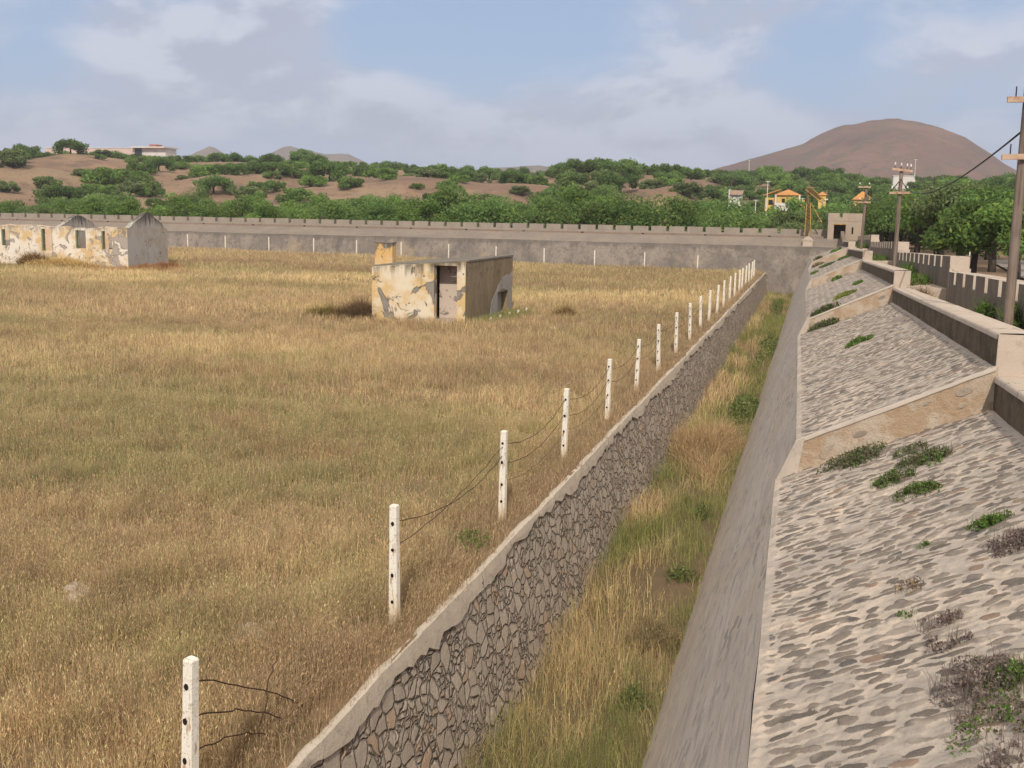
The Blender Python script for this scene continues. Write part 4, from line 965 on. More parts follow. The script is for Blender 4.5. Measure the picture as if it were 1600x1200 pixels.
for i, (px, r, s) in enumerate(slope):
    if (1130 < px < 1264 and r < 252) or (1328 < px < 1368 and r < 222) or (1388 < px < 1432 and r < 340): continue
    d = world_ray(px, 330); h_ = math.hypot(d[0], d[1])
    side = 'left' if px < 420 else 'middle' if px < 900 else 'right'
    put_tree(PS, rr.randrange(4), d[0] / h_ * r, d[1] / h_ * r, s * 1.15, f'round green shrub tree scattered on the {side} part of the red-brown slope', 'tree', 'shrub trees on the slope')
for i in range(420):
    px = rr.uniform(880, 1680); r = rr.uniform(205, 385)
    q = try_place(px, r, 9.5)
    if q is not None: put_tree(PS, rr.randrange(4), q[0], q[1], rr.uniform(1.0, 1.6), 'green shrub tree in the wooded right slope under the red mountain', 'tree', 'trees on the wooded right slope')
for i in range(420):
    px = rr.uniform(-80, 890); r = rr.uniform(215, 350)
    q = try_place(px, r, 10.0)
    if q is not None: put_tree(PS, rr.randrange(4), q[0], q[1], rr.uniform(.55, 1.35), 'round green shrub tree on the red-brown slope behind the barrack and shed', 'tree', 'shrub trees on the slope')
# skyline row
px = -70
while px < 1680:
    r = rr.uniform(362, 410); d = world_ray(px, 300); h_ = math.hypot(d[0], d[1])
    put_tree(PS, rr.randrange(4), d[0] / h_ * r, d[1] / h_ * r, rr.uniform(.75, 1.2), 'small dark green tree in the row along the skyline of the slope', 'tree', 'trees along the skyline')
    px += rr.uniform(8, 16) if px < 660 else rr.uniform(10, 18)
# the one flat-topped tree standing over the skyline
d = world_ray(474, 240); h_ = math.hypot(d[0], d[1]); x, y = d[0] / h_ * 395, d[1] / h_ * 395
root = thing('umbrella_tree', 'flat-topped umbrella tree standing above the skyline before the far hills', 'tree', None, (x, y, float(terrain_z(x, y))))
dt = tree_data(301, 6.6, 4.3, 2600, .25, 12, G2, .52); cr, tr = mesh_tree('', dt, root, True)

# big trees right of the outer wall
near = [(1392, 113, 6.2, 4.2), (1432, 98, 6.4, 4.0), (1463, 84, 6.0, 3.3), (1500, 80, 6.5, 3.9), (1522, 64, 4.9, 2.7), (1552, 74, 5.9, 3.6), (1592, 62, 5.0, 3.2), (1362, 122, 6.0, 4.4), (1470, 108, 7.0, 4.8), (1545, 98, 6.6, 4.6), (1415, 122, 6.8, 4.6), (1612, 86, 6.0, 4.2), (1505, 118, 6.6, 4.6)]
nlab = ['green tree just right of the square tower', 'large green tree with dark trunk behind the middle utility pole', 'spreading green tree above the merlons right of the middle pole', 'tallest green tree between the middle and nearest poles', 'low green tree with a dark trunk left of the nearest pole', 'green tree close left of the nearest pole shaft', 'green tree behind the nearest pole at the right edge',
        'green tree behind the tower and first merlons', 'broad pale green tree behind the trees on the right', 'broad green tree behind the nearest pole on the right', 'green tree behind the top of the middle pole', 'green tree at the right edge of the picture', 'green tree in the second row between the two nearer poles']
for i, ((px, Y, H, Rr), lab) in enumerate(zip(near, nlab)):
    d = world_ray(px, 390); x = d[0] / d[1] * Y
    x = max(x, 4.6 + Rr * .45)
    z = float(terrain_z(x, Y)); root = thing('shade_tree', lab, 'tree', 'shade trees right of the outer wall', (x, Y, z))
    dt = tree_data(400 + i, H, Rr, 9000, .145, 30, [G1, G2, G4, G3][i % 4], .20 if i not in (4, 6) else .06, 9); mesh_tree('', dt, root, True)

# ------------------------------------------------------------------ houses in the trees
def wall_box(root, name, x0, x1, y0, y1, z0, z1, mt): return rel(MB().box(x0, x1, y0, y1, z0, z1).build(name, mt), root)
def hip(root, x0, x1, y0, y1, z0, z1, mt, ov=.5):
    x0 -= ov; x1 += ov; y0 -= ov; y1 += ov; w_ = min(x1 - x0, y1 - y0) / 2; ym = (y0 + y1) / 2; xa, xb_ = x0 + min(w_, (x1 - x0) / 2 - .1), x1 - min(w_, (x1 - x0) / 2 - .1)
    b = MB(); b.add([(x0, y0, z0), (x1, y0, z0), (x1, y1, z0), (x0, y1, z0), (xa, ym, z1), (xb_, ym, z1)], [(3, 2, 1, 0), (0, 1, 5, 4), (1, 2, 5), (2, 3, 4, 5), (3, 0, 4)])
    return rel(b.build('roof', mt), root)
def px_x(px, Y): d = world_ray(px, 305); return d[0] / d[1] * Y
def zy(px, py, Y): return on_y(px, py, Y)[2]
YH = 235.0
x0, x1 = px_x(1213, YH), px_x(1249, YH); zb, ze, zr = zy(1230, 330, YH), zy(1230, 305, YH), zy(1230, 297, YH)
root = thing('yellow_house', 'yellow house with orange hipped roof and white columns among the trees', 'house', None, ((x0 + x1) / 2, YH, zb))
wall_box(root, 'wall', x0, x1, YH, YH + 6, zb, ze, M_HOUSE_Y); hip(root, x0, x1, YH, YH + 6, ze, zr + .2, M_TILE)
wall_box(root, 'column', x0 - .25, x0 + .1, YH - .5, YH - .15, zb, ze, M_HOUSE_W); wall_box(root, 'column', x1 - .1, x1 + .25, YH - .5, YH - .15, zb, ze, M_HOUSE_W)
wall_box(root, 'balcony', x0 - .1, x1 + .1, YH - .62, YH - .52, zb, zy(1230, 317, YH), M_HOUSE_W)
for k in (.25, .62): rel(MB().box(x0 + (x1 - x0) * k, x0 + (x1 - x0) * (k + .14), YH - .02, YH + .02, ze - 1.9, ze - .7).build('window', M_GLASS), root)
Y2 = 242.0; a0, a1 = px_x(1196, Y2), px_x(1216, Y2)
root = thing('yellow_annex', 'pale yellow annex with sloping orange roof left of the yellow house', 'house', None, (a0, Y2, zb))
wall_box(root, 'wall', a0, a1 - .3, Y2, Y2 + 6, zb, zy(1205, 309, Y2), M_HOUSE_Y)
b = MB(); zl, zh = zy(1197, 306, Y2), zy(1218, 297, Y2); b.hexa([(a0 - .4, Y2 - .5, zl), (a1 + .4, Y2 - .5, zh), (a1 + .4, Y2 + 6.5, zh), (a0 - .4, Y2 + 6.5, zl)], [(a0 - .4, Y2 - .5, zl + .22), (a1 + .4, Y2 - .5, zh + .22), (a1 + .4, Y2 + 6.5, zh + .22), (a0 - .4, Y2 + 6.5, zl + .22)])
rel(b.build('roof', M_TILE), root); rel(MB().box(a0 + .7, a0 + 1.6, Y2 - .03, Y2 + .02, zl - 1.9, zl - .8).build('window', M_GLASS), root)
c0, c1 = px_x(1249.5, YH), px_x(1258, YH)
root = thing('garden_wall', 'low yellow wall with white top right of the yellow house', 'wall', None, (c0, YH, zb)); wall_box(root, 'wall_body', c0 + .3, c1, YH + 1, YH + 1.4, zb, zy(1253, 311.5, YH), M_HOUSE_Y); wall_box(root, 'coping', c0 + .3, c1, YH + .95, YH + 1.45, zy(1253, 311.5, YH), zy(1253, 309.5, YH), M_HOUSE_W)
Y3 = 225.0; a0, a1 = px_x(1140, Y3), px_x(1158.5, Y3)
root = thing('white_house', 'small white house with sloping brown tiled roof left of the yellow houses', 'house', None, (a0, Y3, 2)); zt_, ze_ = zy(1150, 296.5, Y3), zy(1150, 305, Y3)
wall_box(root, 'wall', a0, a1, Y3, Y3 + 4, 2, ze_, M_HOUSE_W); wall_box(root, 'side_parapet', a0 - .2, a0 + .02, Y3 - .1, Y3 + 4, 2, zt_ + .1, M_HOUSE_W)
M_BROWNTILE = m_simple('brown_tiles', (.36, .24, .17), .9, (.27, .18, .13), 2)
b = MB(); b.hexa([(a0 + .02, Y3 - .35, ze_), (a1 + .2, Y3 - .35, ze_), (a1 + .2, Y3 + 4, zt_ - .15), (a0 + .02, Y3 + 4, zt_ - .15)], [(a0 + .02, Y3 - .35, ze_ + .15), (a1 + .2, Y3 - .35, ze_ + .15), (a1 + .2, Y3 + 4, zt_), (a0 + .02, Y3 + 4, zt_)]); rel(b.build('roof', M_BROWNTILE), root)
rel(MB().box(a0 + .3, a1 - .2, Y3 - .03, Y3 + .01, ze_ - .35, ze_ - .1).build('blue_band', m_simple('blue_paint', (.2, .22, .4), .7)), root)
Y4 = 215.0; a0, a1 = px_x(1335, Y4), px_x(1362, Y4); ze_, zr_ = zy(1350, 312, Y4), zy(1350, 302, Y4)
root = thing('orange_roofed_house', 'house with a broad orange roof half hidden behind the farthest pole', 'house', None, (a0, Y4, 2)); wall_box(root, 'wall', a0, a1, Y4, Y4 + 5, 2, ze_, M_HOUSE_Y); hip(root, a0, a1, Y4, Y4 + 5, ze_, zr_ + .4, M_TILE, .4)
rel(MB().box(a0 + .8, a0 + 1.6, Y4 - .03, Y4 + .01, ze_ - 1.4, ze_ - .4).build('window', M_GLASS), root)
Y5 = 245.0; a0, a1 = px_x(1279, Y5), px_x(1291, Y5); ze_, zr_ = zy(1285, 305, Y5), zy(1285, 300.5, Y5)
root = thing('small_yellow_house', 'small yellow house with orange roof behind the tilted boom of the mast', 'house', None, (a0, Y5, 2)); wall_box(root, 'wall', a0, a1, Y5, Y5 + 4, 2, ze_, M_HOUSE_Y); hip(root, a0, a1, Y5, Y5 + 4, ze_, zr_ + .2, M_TILE, .3)
Y6 = 330.0; a0, a1 = px_x(1394, Y6), px_x(1427, Y6); zt_ = zy(1410, 274, Y6); zb_ = zy(1410, 291, Y6)
root = thing('pale_block_house', 'pale flat-roofed block house on the slope behind the middle pole', 'house', None, (a0, Y6, zb_)); wall_box(root, 'wall', a0, a1, Y6, Y6 + 6, zb_ - 2, zt_ - .15, M_HOUSE_W); wall_box(root, 'roof', a0 - .15, a1 + .15, Y6 - .15, Y6 + 6.15, zt_ - .15, zt_, M_HOUSE_W)
b = MB(); b.add([(a1, Y6 - .2, zb_ - 1.5), (a1 + .9, Y6 - .2, zb_ - 1.5), (a1, Y6 - .2, zt_ - .3), (a1, Y6 + .3, zb_ - 1.5), (a1 + .9, Y6 + .3, zb_ - 1.5), (a1, Y6 + .3, zt_ - .3)], [(0, 1, 2), (5, 4, 3), (0, 3, 4, 1), (1, 4, 5, 2)]); rel(b.build('buttress', M_HOUSE_W), root)
Y7 = 290.0
for (p0, p1, pt, pb_, lab) in ((1505, 1521, 285, 292, 'low pale ruin among the trees on the right slope'), (1525, 1543, 288, 296, 'low pale ruin with broken wall right of another ruin')):
    a0, a1 = px_x(p0, Y7), px_x(p1, Y7); root = thing('ruined_house', lab, 'ruin', 'pale ruins on the right slope', (a0, Y7, 3)); zt_ = on_y((p0 + p1) / 2, pt, Y7)[2]
    b = MB(); b.box(a0, a0 + (a1 - a0) * .55, Y7, Y7 + .5, zt_ - 4, zt_).box(a0 + (a1 - a0) * .55, a1, Y7, Y7 + .5, zt_ - 4, zt_ - .5); rel(b.build('front_wall', M_HOUSE_W), root)
    rel(MB().box(a1 - .4, a1, Y7 + .5, Y7 + 4, zt_ - 4, zt_ - .5).build('side_wall', M_HOUSE_W), root)
# long pink building on the left skyline
Y8 = 455.0
root = thing('pink_building', 'long low pink building with a white flat-roofed entrance on the left skyline', 'building', None, (px_x(150, Y8), Y8, 20))
def zz8(px, py): return on_y(px, py, Y8)[2]
wall_box(root, 'wing', px_x(72, Y8), px_x(212, Y8), Y8 + 1, Y8 + 12, 15, zz8(140, 231.5), M_HOUSE_P)
wall_box(root, 'wing_coping', px_x(72, Y8) - .2, px_x(212, Y8), Y8 + .8, Y8 + 12.2, zz8(140, 231.5), zz8(140, 230.6), M_HOUSE_W)
wall_box(root, 'entrance_wall', px_x(222, Y8), px_x(259, Y8), Y8 + 1, Y8 + 10, 15, zz8(240, 231.2), M_HOUSE_W)
wall_box(root, 'entrance_roof', px_x(209, Y8), px_x(261, Y8), Y8 - 1.5, Y8 + 11, zz8(240, 231.2), zz8(240, 229.2), M_HOUSE_W)
wall_box(root, 'roof_box', px_x(230, Y8), px_x(241, Y8), Y8 + 3, Y8 + 8, zz8(240, 229.2), zz8(240, 225), M_REDBOX)
rel(MB().box(px_x(212, Y8), px_x(222, Y8), Y8 + .5, Y8 + .7, 15, zz8(215, 231.5)).build('window', M_GLASS), root)
for px_, Y_, ptop, pbot, lab in ((1200, 230, 283, 306, 'thin pale lamp pole beside the yellow houses'), (1181, 222, 312, 326, 'short pale pole in the trees left of the yellow houses'), (626, 360, 256, 268, 'thin pale mast standing on the middle skyline'), (1431, 350, 249, 268, 'thin pale mast before the mountain right of the middle pole'), (1171, 380, 250, 262, 'thin mast on the skyline before the left foot of the mountain')):
    a, c_ = on_y(px_, ptop, Y_), on_y(px_, pbot, Y_)
    root = thing('thin_mast', lab, 'mast', None, (a[0], Y_, c_[2])); rel(MB().tube([(a[0], Y_, c_[2] - 4), (a[0], Y_, a[2])], [.11, .07], 6).build('shaft', M_INSUL), root)
    rel(MB().tube([(a[0] - .5, Y_, a[2] - .1), (a[0] + .5, Y_, a[2] - .1)], .06, 5).build('arm', M_INSUL), root)
# road and kerb at the right edge, marker post
Yr = 58.0
P = []
for Yq, x0, x1 in ((44, 8.9, 11.5), (58, 10.5, 14.0), (72, 11.6, 17), (95, 13.5, 24)): P.append([(x0, Yq, float(terrain_z(x0, Yq)) + .12), ((x0 + x1) / 2, Yq, float(terrain_z((x0 + x1) / 2, Yq)) + .13), (x1, Yq, float(terrain_z(x1, Yq)) + .12)])
tag(MB().grid(P).build('road', M_PAVE), 'grey tan paved track at the right edge beyond the wall', 'road', None, 'structure')
x_, Y_ = on_y(1514, 412, 33.5)[0], 33.5
root = thing('marker_post', 'short black and white marker post just beyond the crenellated wall', 'marker post', None, (x_, Y_, 1.3))
zt_, zm_ = on_y(1514, 393.5, Y_)[2], on_y(1514, 400, Y_)[2]
rel(MB().tube([(x_, Y_, 1.2), (x_, Y_, zm_)], .024, 8).build('lower_shaft', M_IRON), root); rel(MB().tube([(x_, Y_, zm_ + .001), (x_, Y_, zt_)], .02, 8).build('white_tip', M_INSUL), root)

# ------------------------------------------------------------------ mountains
def mountain(name, label, r, tab, yb, depth, mt, seed, nz=6, tilt=0.0):
    pxs_ = [q[0] for q in tab]; pl, pr_ = pxs_[0] - 25, pxs_[-1] + 25
    P = []; nu, nv = 190, 110
    c_px = (pl + pr_) / 2
    for j in range(nv + 1):
        v_ = -1 + 2 * j / nv; row = []
        for i in range(nu + 1):
            px = pl + (pr_ - pl) * i / nu
            ht = np.interp(px, [pl] + pxs_ + [pr_], [yb + 6] + [q[1] for q in tab] + [yb + 6])
            d = world_ray(px, 330); h_ = math.hypot(d[0], d[1]); top = on_r(px, ht, r)[2]; base = -30.0
            rr_ = r + depth * v_
            g_ = max(0, 1 - abs(v_) ** 1.6) ** 1.0
            x, y = d[0] / h_ * rr_, d[1] / h_ * rr_
            z = base + (top - base) * g_ + (float(fbm(x * .012, y * .012, seed, 6)) - .5) * nz * min(1, g_ * 2) - (float(abs(fbm(x * .006, y * .006, seed + 9, 4) - .5)) * nz * 2.2) * g_ * (1 - g_) * 2
            row.append((x, y, z))
        P.append(row)
    return tag(MB().grid([r_ for r_ in P]).build(name, mt, smooth=True), label, 'mountain', None, 'structure')
mountain('mountain', 'bare reddish brown dome-shaped mountain on the right', 1500, [(1090, 268), (1130, 259), (1180, 247), (1220, 234), (1250, 226), (1280, 211), (1310, 199), (1330, 195), (1350, 190), (1372, 185.5), (1392, 184), (1412, 188.5), (1440, 196), (1470, 205), (1500, 216), (1530, 235), (1560, 255), (1590, 272)], 285, 420, M_MTN, 61, 15)
mountain('far_hill', 'pointed grey far hill above the left skyline', 2300, [(308, 238), (322, 232), (330, 228.5), (340, 232), (352, 240)], 246, 300, M_FAR, 71, 8)
mountain('far_hill', 'double-topped brownish grey far hill left of the middle', 2300, [(415, 243), (430, 235), (444, 228.5), (456, 227.5), (470, 233), (490, 238), (510, 242), (530, 241), (545, 241), (558, 247), (568, 252)], 258, 420, M_FAR, 72, 9)
mountain('far_hill', 'low rounded green-grey far hill left of the tall tree group', 1900, [(760, 262), (790, 261), (815, 259), (840, 257), (860, 260), (880, 266), (897, 272)], 276, 300, M_FAR, 73, 6)

# ------------------------------------------------------------------ grass
def blades(rng, x, y, z, h, wd, col, lean=.35, heads=None):
    n = len(x); a = rng.uniform(0, 2 * np.pi, n); la = rng.uniform(0, 2 * np.pi, n); l = np.abs(rng.normal(0, lean, n)) * h
    wx, wy = np.cos(a) * wd / 2, np.sin(a) * wd / 2; dx, dy = np.cos(la) * l, np.sin(la) * l
    V = np.empty((n, 5, 3)); V[:, 0] = np.stack([x - wx, y - wy, z - .02], -1); V[:, 1] = np.stack([x + wx, y + wy, z - .02], -1)
    mx, my, mz = x + dx * .35, y + dy * .35, z + h * .58
    V[:, 2] = np.stack([mx + wx * .8, my + wy * .8, mz], -1); V[:, 3] = np.stack([mx - wx * .8, my - wy * .8, mz], -1)
    hh = h * (1 - .25 * np.clip(l / h, 0, 1)); V[:, 4] = np.stack([x + dx, y + dy, z + hh], -1)
    k = np.arange(n)[:, None] * 5
    L = (k + np.array([0, 1, 2, 3, 3, 2, 4])).ravel(); T = np.tile([4, 3], n); C = np.repeat(col, 5, 0)
    V = V.reshape(-1, 3)
    if heads is not None and heads.any():
        t = np.nonzero(heads)[0]; m_ = len(t); tip = np.stack([x + dx, y + dy, z + hh], -1)[t]; ax = np.stack([dx * .6, dy * .6, h * .8], -1)[t]; ax /= np.linalg.norm(ax, axis=1)[:, None]
        b_ = rng.uniform(0, 2 * np.pi, m_); sd = np.stack([np.cos(b_), np.sin(b_), np.zeros(m_)], -1); ln = rng.uniform(.010, .024, m_)[:, None] * (1 + wd[t][:, None] * 60); hw = ln * .17
        HV = np.stack([tip - ax * ln * .6, tip + sd * hw, tip + ax * ln, tip - sd * hw], 1).reshape(-1, 3)
        off = len(V); V = np.concatenate([V, HV]); L = np.concatenate([L, off + np.arange(4 * m_)]); T = np.concatenate([T, np.full(m_, 4)])
        C = np.concatenate([C, np.repeat(np.clip(col[t] * np.array([1.22, 1.15, 1.05]) + .03, 0, .8), 4, 0)])
    return V, L, T, C
PAL = np.array([(.64, .49, .25), (.50, .365, .21), (.395, .28, .168), (.375, .32, .148), (.265, .27, .122), (.44, .29, .165)])
def grass_cols(rng, x, y, green=0.0, sd=0):
    n = len(x)
    g1 = fbm(x * .10, y * .16, 201 + sd, 4); g2 = fbm(x * .35, y * .45, 231 + sd, 3); g3 = fbm(x * .055, y * .09, 251 + sd, 3); g4 = fbm(x * .05, y * .17, 271 + sd, 4)
    wts = np.stack([.6 + 4.0 * sstep(g1, .5, .66), 1.2 + .8 * g2, .7 + 4.0 * sstep(g3, .5, .64), .5 + 2.5 * sstep(g2, .54, .7) + green * 2, .22 + 2.0 * sstep(g4, .55, .66) + green * 2.2, .15 + .9 * sstep(g2, .45, .25)], -1)
    g6 = fbm(x * 1.9, y * 1.5, 295 + sd, 3); wts[:, 3] *= 1 + 4 * sstep(g6, .55, .7); wts[:, 5] *= 1 + 5 * sstep(g6, .45, .3)
    wts /= wts.sum(1)[:, None]; cu = np.cumsum(wts, 1); k = (rng.random(n)[:, None] > cu).sum(1).clip(0, 5)
    g5 = fbm(x * 3.1, y * 2.2, 291 + sd, 3)
    return PAL[k] * (rng.uniform(.72, 1.28, n) * (.72 + .62 * g5) * (.92 + .34 * sstep(fbm(x * .07 + 3, y * .12, 281 + sd, 4), .3, .7)))[:, None]
rng = np.random.default_rng(77)
def in_view(x, y, m=.035):
    a = np.arctan2(x, np.maximum(y, .01)) + YAW
    return (np.abs(np.tan(a)) < 800 / F_PX + m + .1 / np.maximum(y, 1)) & (y > 3)
def occupied(x, y):
    return ((x > SX0 - .02) & (x < SX1 + .02) & (y > SY0 - .02) & (y < SY1)) | ((x > BX0) & (x < BX1 + .03) & (y > BY0 - .03) & (y < BY1)) | ((x > pa[0]) & (x < pb[0]) & (y > 50) & (y < 50.5))
chunks = []
def field_band(y0, y1, dens, wd, hmean, heads_p, sd=0):
    x_lo = -(y1 * 1.02 + 2) ; area = (y1 - y0) * (-X_RIM - x_lo) ; n = int(abs(area) * dens)
    x = rng.uniform(x_lo, X_RIM - .0, n); y = rng.uniform(y0, y1, n)
    k = in_view(x, y, .05) & ~occupied(x, y) & (y < Y_MOAT - .15); x, y = x[k], y[k]
    cl = fbm(x * 1.6, y * 1.6, 300, 3); cl2 = fbm(x * .22, y * .25, 320, 3)
    dr = X_RIM - x
    keep = rng.random(len(x)) < (.30 + 1.1 * sstep(cl, .28, .6)) * (.12 + .88 * sstep(dr + .45 * (fbm(x * 1.1, y * 1.1, 91, 2) - .5), .0, .34)); x, y, cl, cl2, dr = x[keep], y[keep], cl[keep], cl2[keep], dr[keep]
    n = len(x); h = hmean * rng.uniform(.55, 1.3, n) * (.55 + .9 * cl) * (.5 + 1.0 * cl2) * (.40 + .60 * sstep(dr, .1, .6))
    col = grass_cols(rng, x, y)
    ed = sstep(dr, 1.3, .2)[:, None] * .75; col = col * (1 - ed) + ed * np.array([.385, .275, .17]) * rng.uniform(.7, 1.3, n)[:, None]
    near_shed = sstep(np.hypot((x - SX1 - .6) / 1.0, (y - 45) / 4.0), 1.3, .4)[:, None]; col = col * (1 - .75 * near_shed) + .75 * near_shed * np.array([.20, .26, .07])
    red_b = sstep(np.hypot((x + 46.5) / 4.5, (y - 68) / 5.0), 1.1, .4)[:, None]; col = col * (1 - .6 * red_b) + .6 * red_b * np.array([.38, .19, .085])
    w_ = wd(y) * rng.uniform(.7, 1.35, n)
    chunks.append(blades(rng, x, y, field_z(x, y), h, w_, col, .58, rng.random(n) < heads_p))
field_band(4.5, 12, 1900, lambda y: .0038 + 0 * y, .235, .5)
field_band(12, 22, 1150, lambda y: .005 + 0 * y, .245, .45)
field_band(22, 38, 420, lambda y: .0085 + 0 * y, .25, .25)
field_band(38, 60, 170, lambda y: .014 + 0 * y, .27, .10)
field_band(60, Y_MOAT, 85, lambda y: .020 + 0 * y, .29, 0)
n = 3400; y = 5 + 60 * rng.random(n) ** 1.6; x = rimx(y) - .04 - .22 * rng.random(n) ** 1.5     # dry litter hanging over the coping
k = fbm(y * 1.1, y * 0 + 4.4, 97, 3) > .47; x, y = x[k], y[k]; n = len(x)
V_, L_, T_, C_ = blades(rng, x, y, np.full(n, .0), rng.uniform(.06, .2, n), np.full(n, .0045) * (1 + y / 18), np.array([.42, .30, .18]) * rng.uniform(.6, 1.3, n)[:, None], 1.0, rng.random(n) < .3)
chunks.append((V_, L_, T_, C_))
def merge(name, chs, label, cat):
    Vs, Ls, Ts, Cs = [], [], [], []; off = 0
    for V_, L_, T_, C_ in chs: Vs.append(V_); Ls.append(L_ + off); Ts.append(T_); Cs.append(C_); off += len(V_)
    o_ = big_mesh(name, np.concatenate(Vs), np.concatenate(Ls), np.concatenate(Ts), [M_GRASS], np.concatenate(Cs)); print(name, off)
    return tag(o_, label, cat, None, 'stuff')
merge('field_grass', chunks, 'dry straw and brown grass covering the camp field', 'grass')
# moat grass
chunks = []
for y0, y1, dn, wd, hm_ in ((6, 16, 620, .0055, .36), (16, 34, 300, .009, .36), (34, 95, 100, .020, .38)):
    n = int((y1 - y0) * 2.1 * dn); x = rng.uniform(-3.62, -1.55, n); y = rng.uniform(y0, y1, n)
    bare = np.exp(-((x + 2.1) / .62) ** 4 - ((y - 18.2) / 1.15) ** 4)
    cl = fbm(x * 1.4, y * 1.0, 400, 3); k = rng.random(n) < (.35 + 1.1 * sstep(cl, .3, .65)) * (1 - .97 * bare); x, y, cl = x[k], y[k], cl[k]; n = len(x)
    side = sstep(x, -3.1, -1.9); h = hm_ * rng.uniform(.5, 1.4, n) * (.5 + .95 * cl) * (1.15 - .45 * side)
    col = grass_cols(rng, x * 3, y, .0, 5); gmask = sstep(fbm(x * .9, y * .35, 410, 3) + .22 * side, .42, .66)[:, None]
    col = col * (1 - .8 * gmask) + .8 * gmask * np.array([.185, .225, .065]) * rng.uniform(.6, 1.4, n)[:, None]
    chunks.append(blades(rng, x, y, moat_z(x, y), h, np.full(n, wd) * rng.uniform(.7, 1.3, n), col, .45, rng.random(n) < .25))
n = 2600; x = -rng.uniform(4, 75, n); y = rng.uniform(Y_MOAT + .4, 95, n)
chunks.append(blades(rng, x, y, moat_z(x, y), rng.uniform(.3, .7, n), np.full(n, .03), grass_cols(rng, x, y), .4))
merge('moat_grass', chunks, 'mixed green and straw grass growing on the moat floor', 'grass')

# ------------------------------------------------------------------ bushes, weeds, stones
def dry_bush(name, label, cat, cx, cy, cz, rx, ry, h, n, wd, col, group=None, lean=.9):
    a = rng.uniform(0, 2 * np.pi, n); q = np.sqrt(rng.random(n)); lob = 1 + .30 * np.sin(a * 3 + cx * 5) + .22 * np.sin(a * 5 + cy * 7); x = cx + np.cos(a) * q * rx * lob; y = cy + np.sin(a) * q * ry * lob
    hh = (.35 + 1.3 * fbm(x * 1.7 / max(rx, .4), y * 1.7 / max(rx, .4), 611, 3)) * h * (1 - .55 * q * q) * rng.uniform(.45, 1.15, n); c = np.array(col)[None] * rng.uniform(.55, 1.45, n)[:, None]
    V_, L_, T_, C_ = blades(rng, x, y, np.full(n, cz), hh, np.full(n, wd), c, lean, rng.random(n) < .5)
    o_ = big_mesh(name, V_ - np.array([cx, cy, cz]), L_, T_, [M_GRASS], C_); o_.location = (cx, cy, cz); return tag(o_, label, cat, group)
dry_bush('dry_bush', 'tangled straw-coloured dead bush half way along the moat floor', 'bush', -2.65, 29.8, -2.05, 1.05, 2.6, .95, 6500, .010, (.47, .335, .19))
dry_bush('dry_bush', 'low dark dry bush beside the bare soil in the moat', 'bush', -2.0, 15.9, -2.0, .42, .5, .38, 1500, .008, (.26, .20, .11))
dry_bush('dry_bush', 'dark brown dry bush against the left side of the shed', 'bush', -18.15, 41.9, 0, .72, .6, .95, 3600, .013, (.215, .145, .085))
dry_bush('dry_bush', 'olive grass clump left of the dark bush by the shed', 'bush', -19.7, 42.0, 0, .8, .7, .7, 1400, .02, (.27, .21, .08))
dry_bush('straw_heap', 'pale straw heap against the front of the barrack', 'straw heap', -52.3, 67.6, 0, 2.3, 1.0, .95, 3200, .035, (.62, .44, .20))
dry_bush('dry_bush', 'brown dry bush below the second window of the barrack', 'bush', -55.2, 68.0, 0, 1.2, .7, 1.25, 1500, .035, (.26, .165, .075))
dry_bush('dry_bush', 'reddish dry weeds along the foot of the barrack gable', 'bush', -46.2, 70.5, 0, 1.3, 2.6, .55, 2200, .035, (.34, .17, .08))
dry_bush('dry_bush', 'brown dry weeds at the left end of the barrack wall', 'bush', -62.3, 68.1, 0, 1.6, .6, .6, 1100, .035, (.22, .15, .08))
dry_bush('dry_bush', 'straw tuft standing in the field right of the shed', 'bush', -10.5, 47.0, 0, .5, .5, .6, 700, .02, (.33, .23, .11))

def weed(name, label, cx, cy, surf, rx, ry, h, n, size, cols, group=None, stems=True, cat='weed'):
    """a low leafy clump following the surface it grows on"""
    a = rng.uniform(0, 2 * np.pi, n); q = rng.random(n) ** .6
    lob = 1 + .28 * np.sin(a * 3 + cx * 9) + .2 * np.sin(a * 5 + cy * 7)
    x = cx + np.cos(a) * q * rx * lob; y = cy + np.sin(a) * q * ry * lob
    keep_ = fbm(x * 14, y * 14, 520, 2) > (.43 if size < .03 else .3); x, y, a, q = x[keep_], y[keep_], a[keep_], q[keep_]; n = len(x)
    z = surf(x, y) + rng.random(n) * h * np.sqrt(np.clip(1 - (q * .9) ** 2, 0.05, 1))
    Vv = leaf_quads(rng, np.stack([x, y, z], -1), size, .6)
    cc = np.array(cols); k = (fbm(x * 4, y * 4, 500, 2) * 1.4 - .2 + rng.normal(0, .13, n)).clip(0, .999); ci = (k * len(cc)).astype(int)
    C_ = np.repeat(cc[ci] * rng.uniform(.6, 1.4, n)[:, None], 4, 0); L_ = np.arange(len(Vv)); T_ = np.full(n, 4)
    if stems:
        m_ = max(20, n // 6); a = rng.uniform(0, 2 * np.pi, m_); q = np.sqrt(rng.random(m_)); sx_ = cx + np.cos(a) * q * rx; sy_ = cy + np.sin(a) * q * ry
        V2, L2, T2, C2 = blades(rng, sx_, sy_, surf(sx_, sy_), h * rng.uniform(.8, 1.6, m_), np.full(m_, size * .25), np.tile(np.array(cols[0]) * .9, (m_, 1)), .6)
        L_ = np.concatenate([L_, L2 + len(Vv)]); Vv = np.concatenate([Vv, V2]); T_ = np.concatenate([T_, T2]); C_ = np.concatenate([C_, C2])
    z0 = float(surf(np.array([cx]), np.array([cy]))[0])
    o_ = big_mesh(name, Vv - np.array([cx, cy, z0]), L_, T_, [M_GRASS], C_); o_.location = (cx, cy, z0); return tag(o_, label, cat, group)
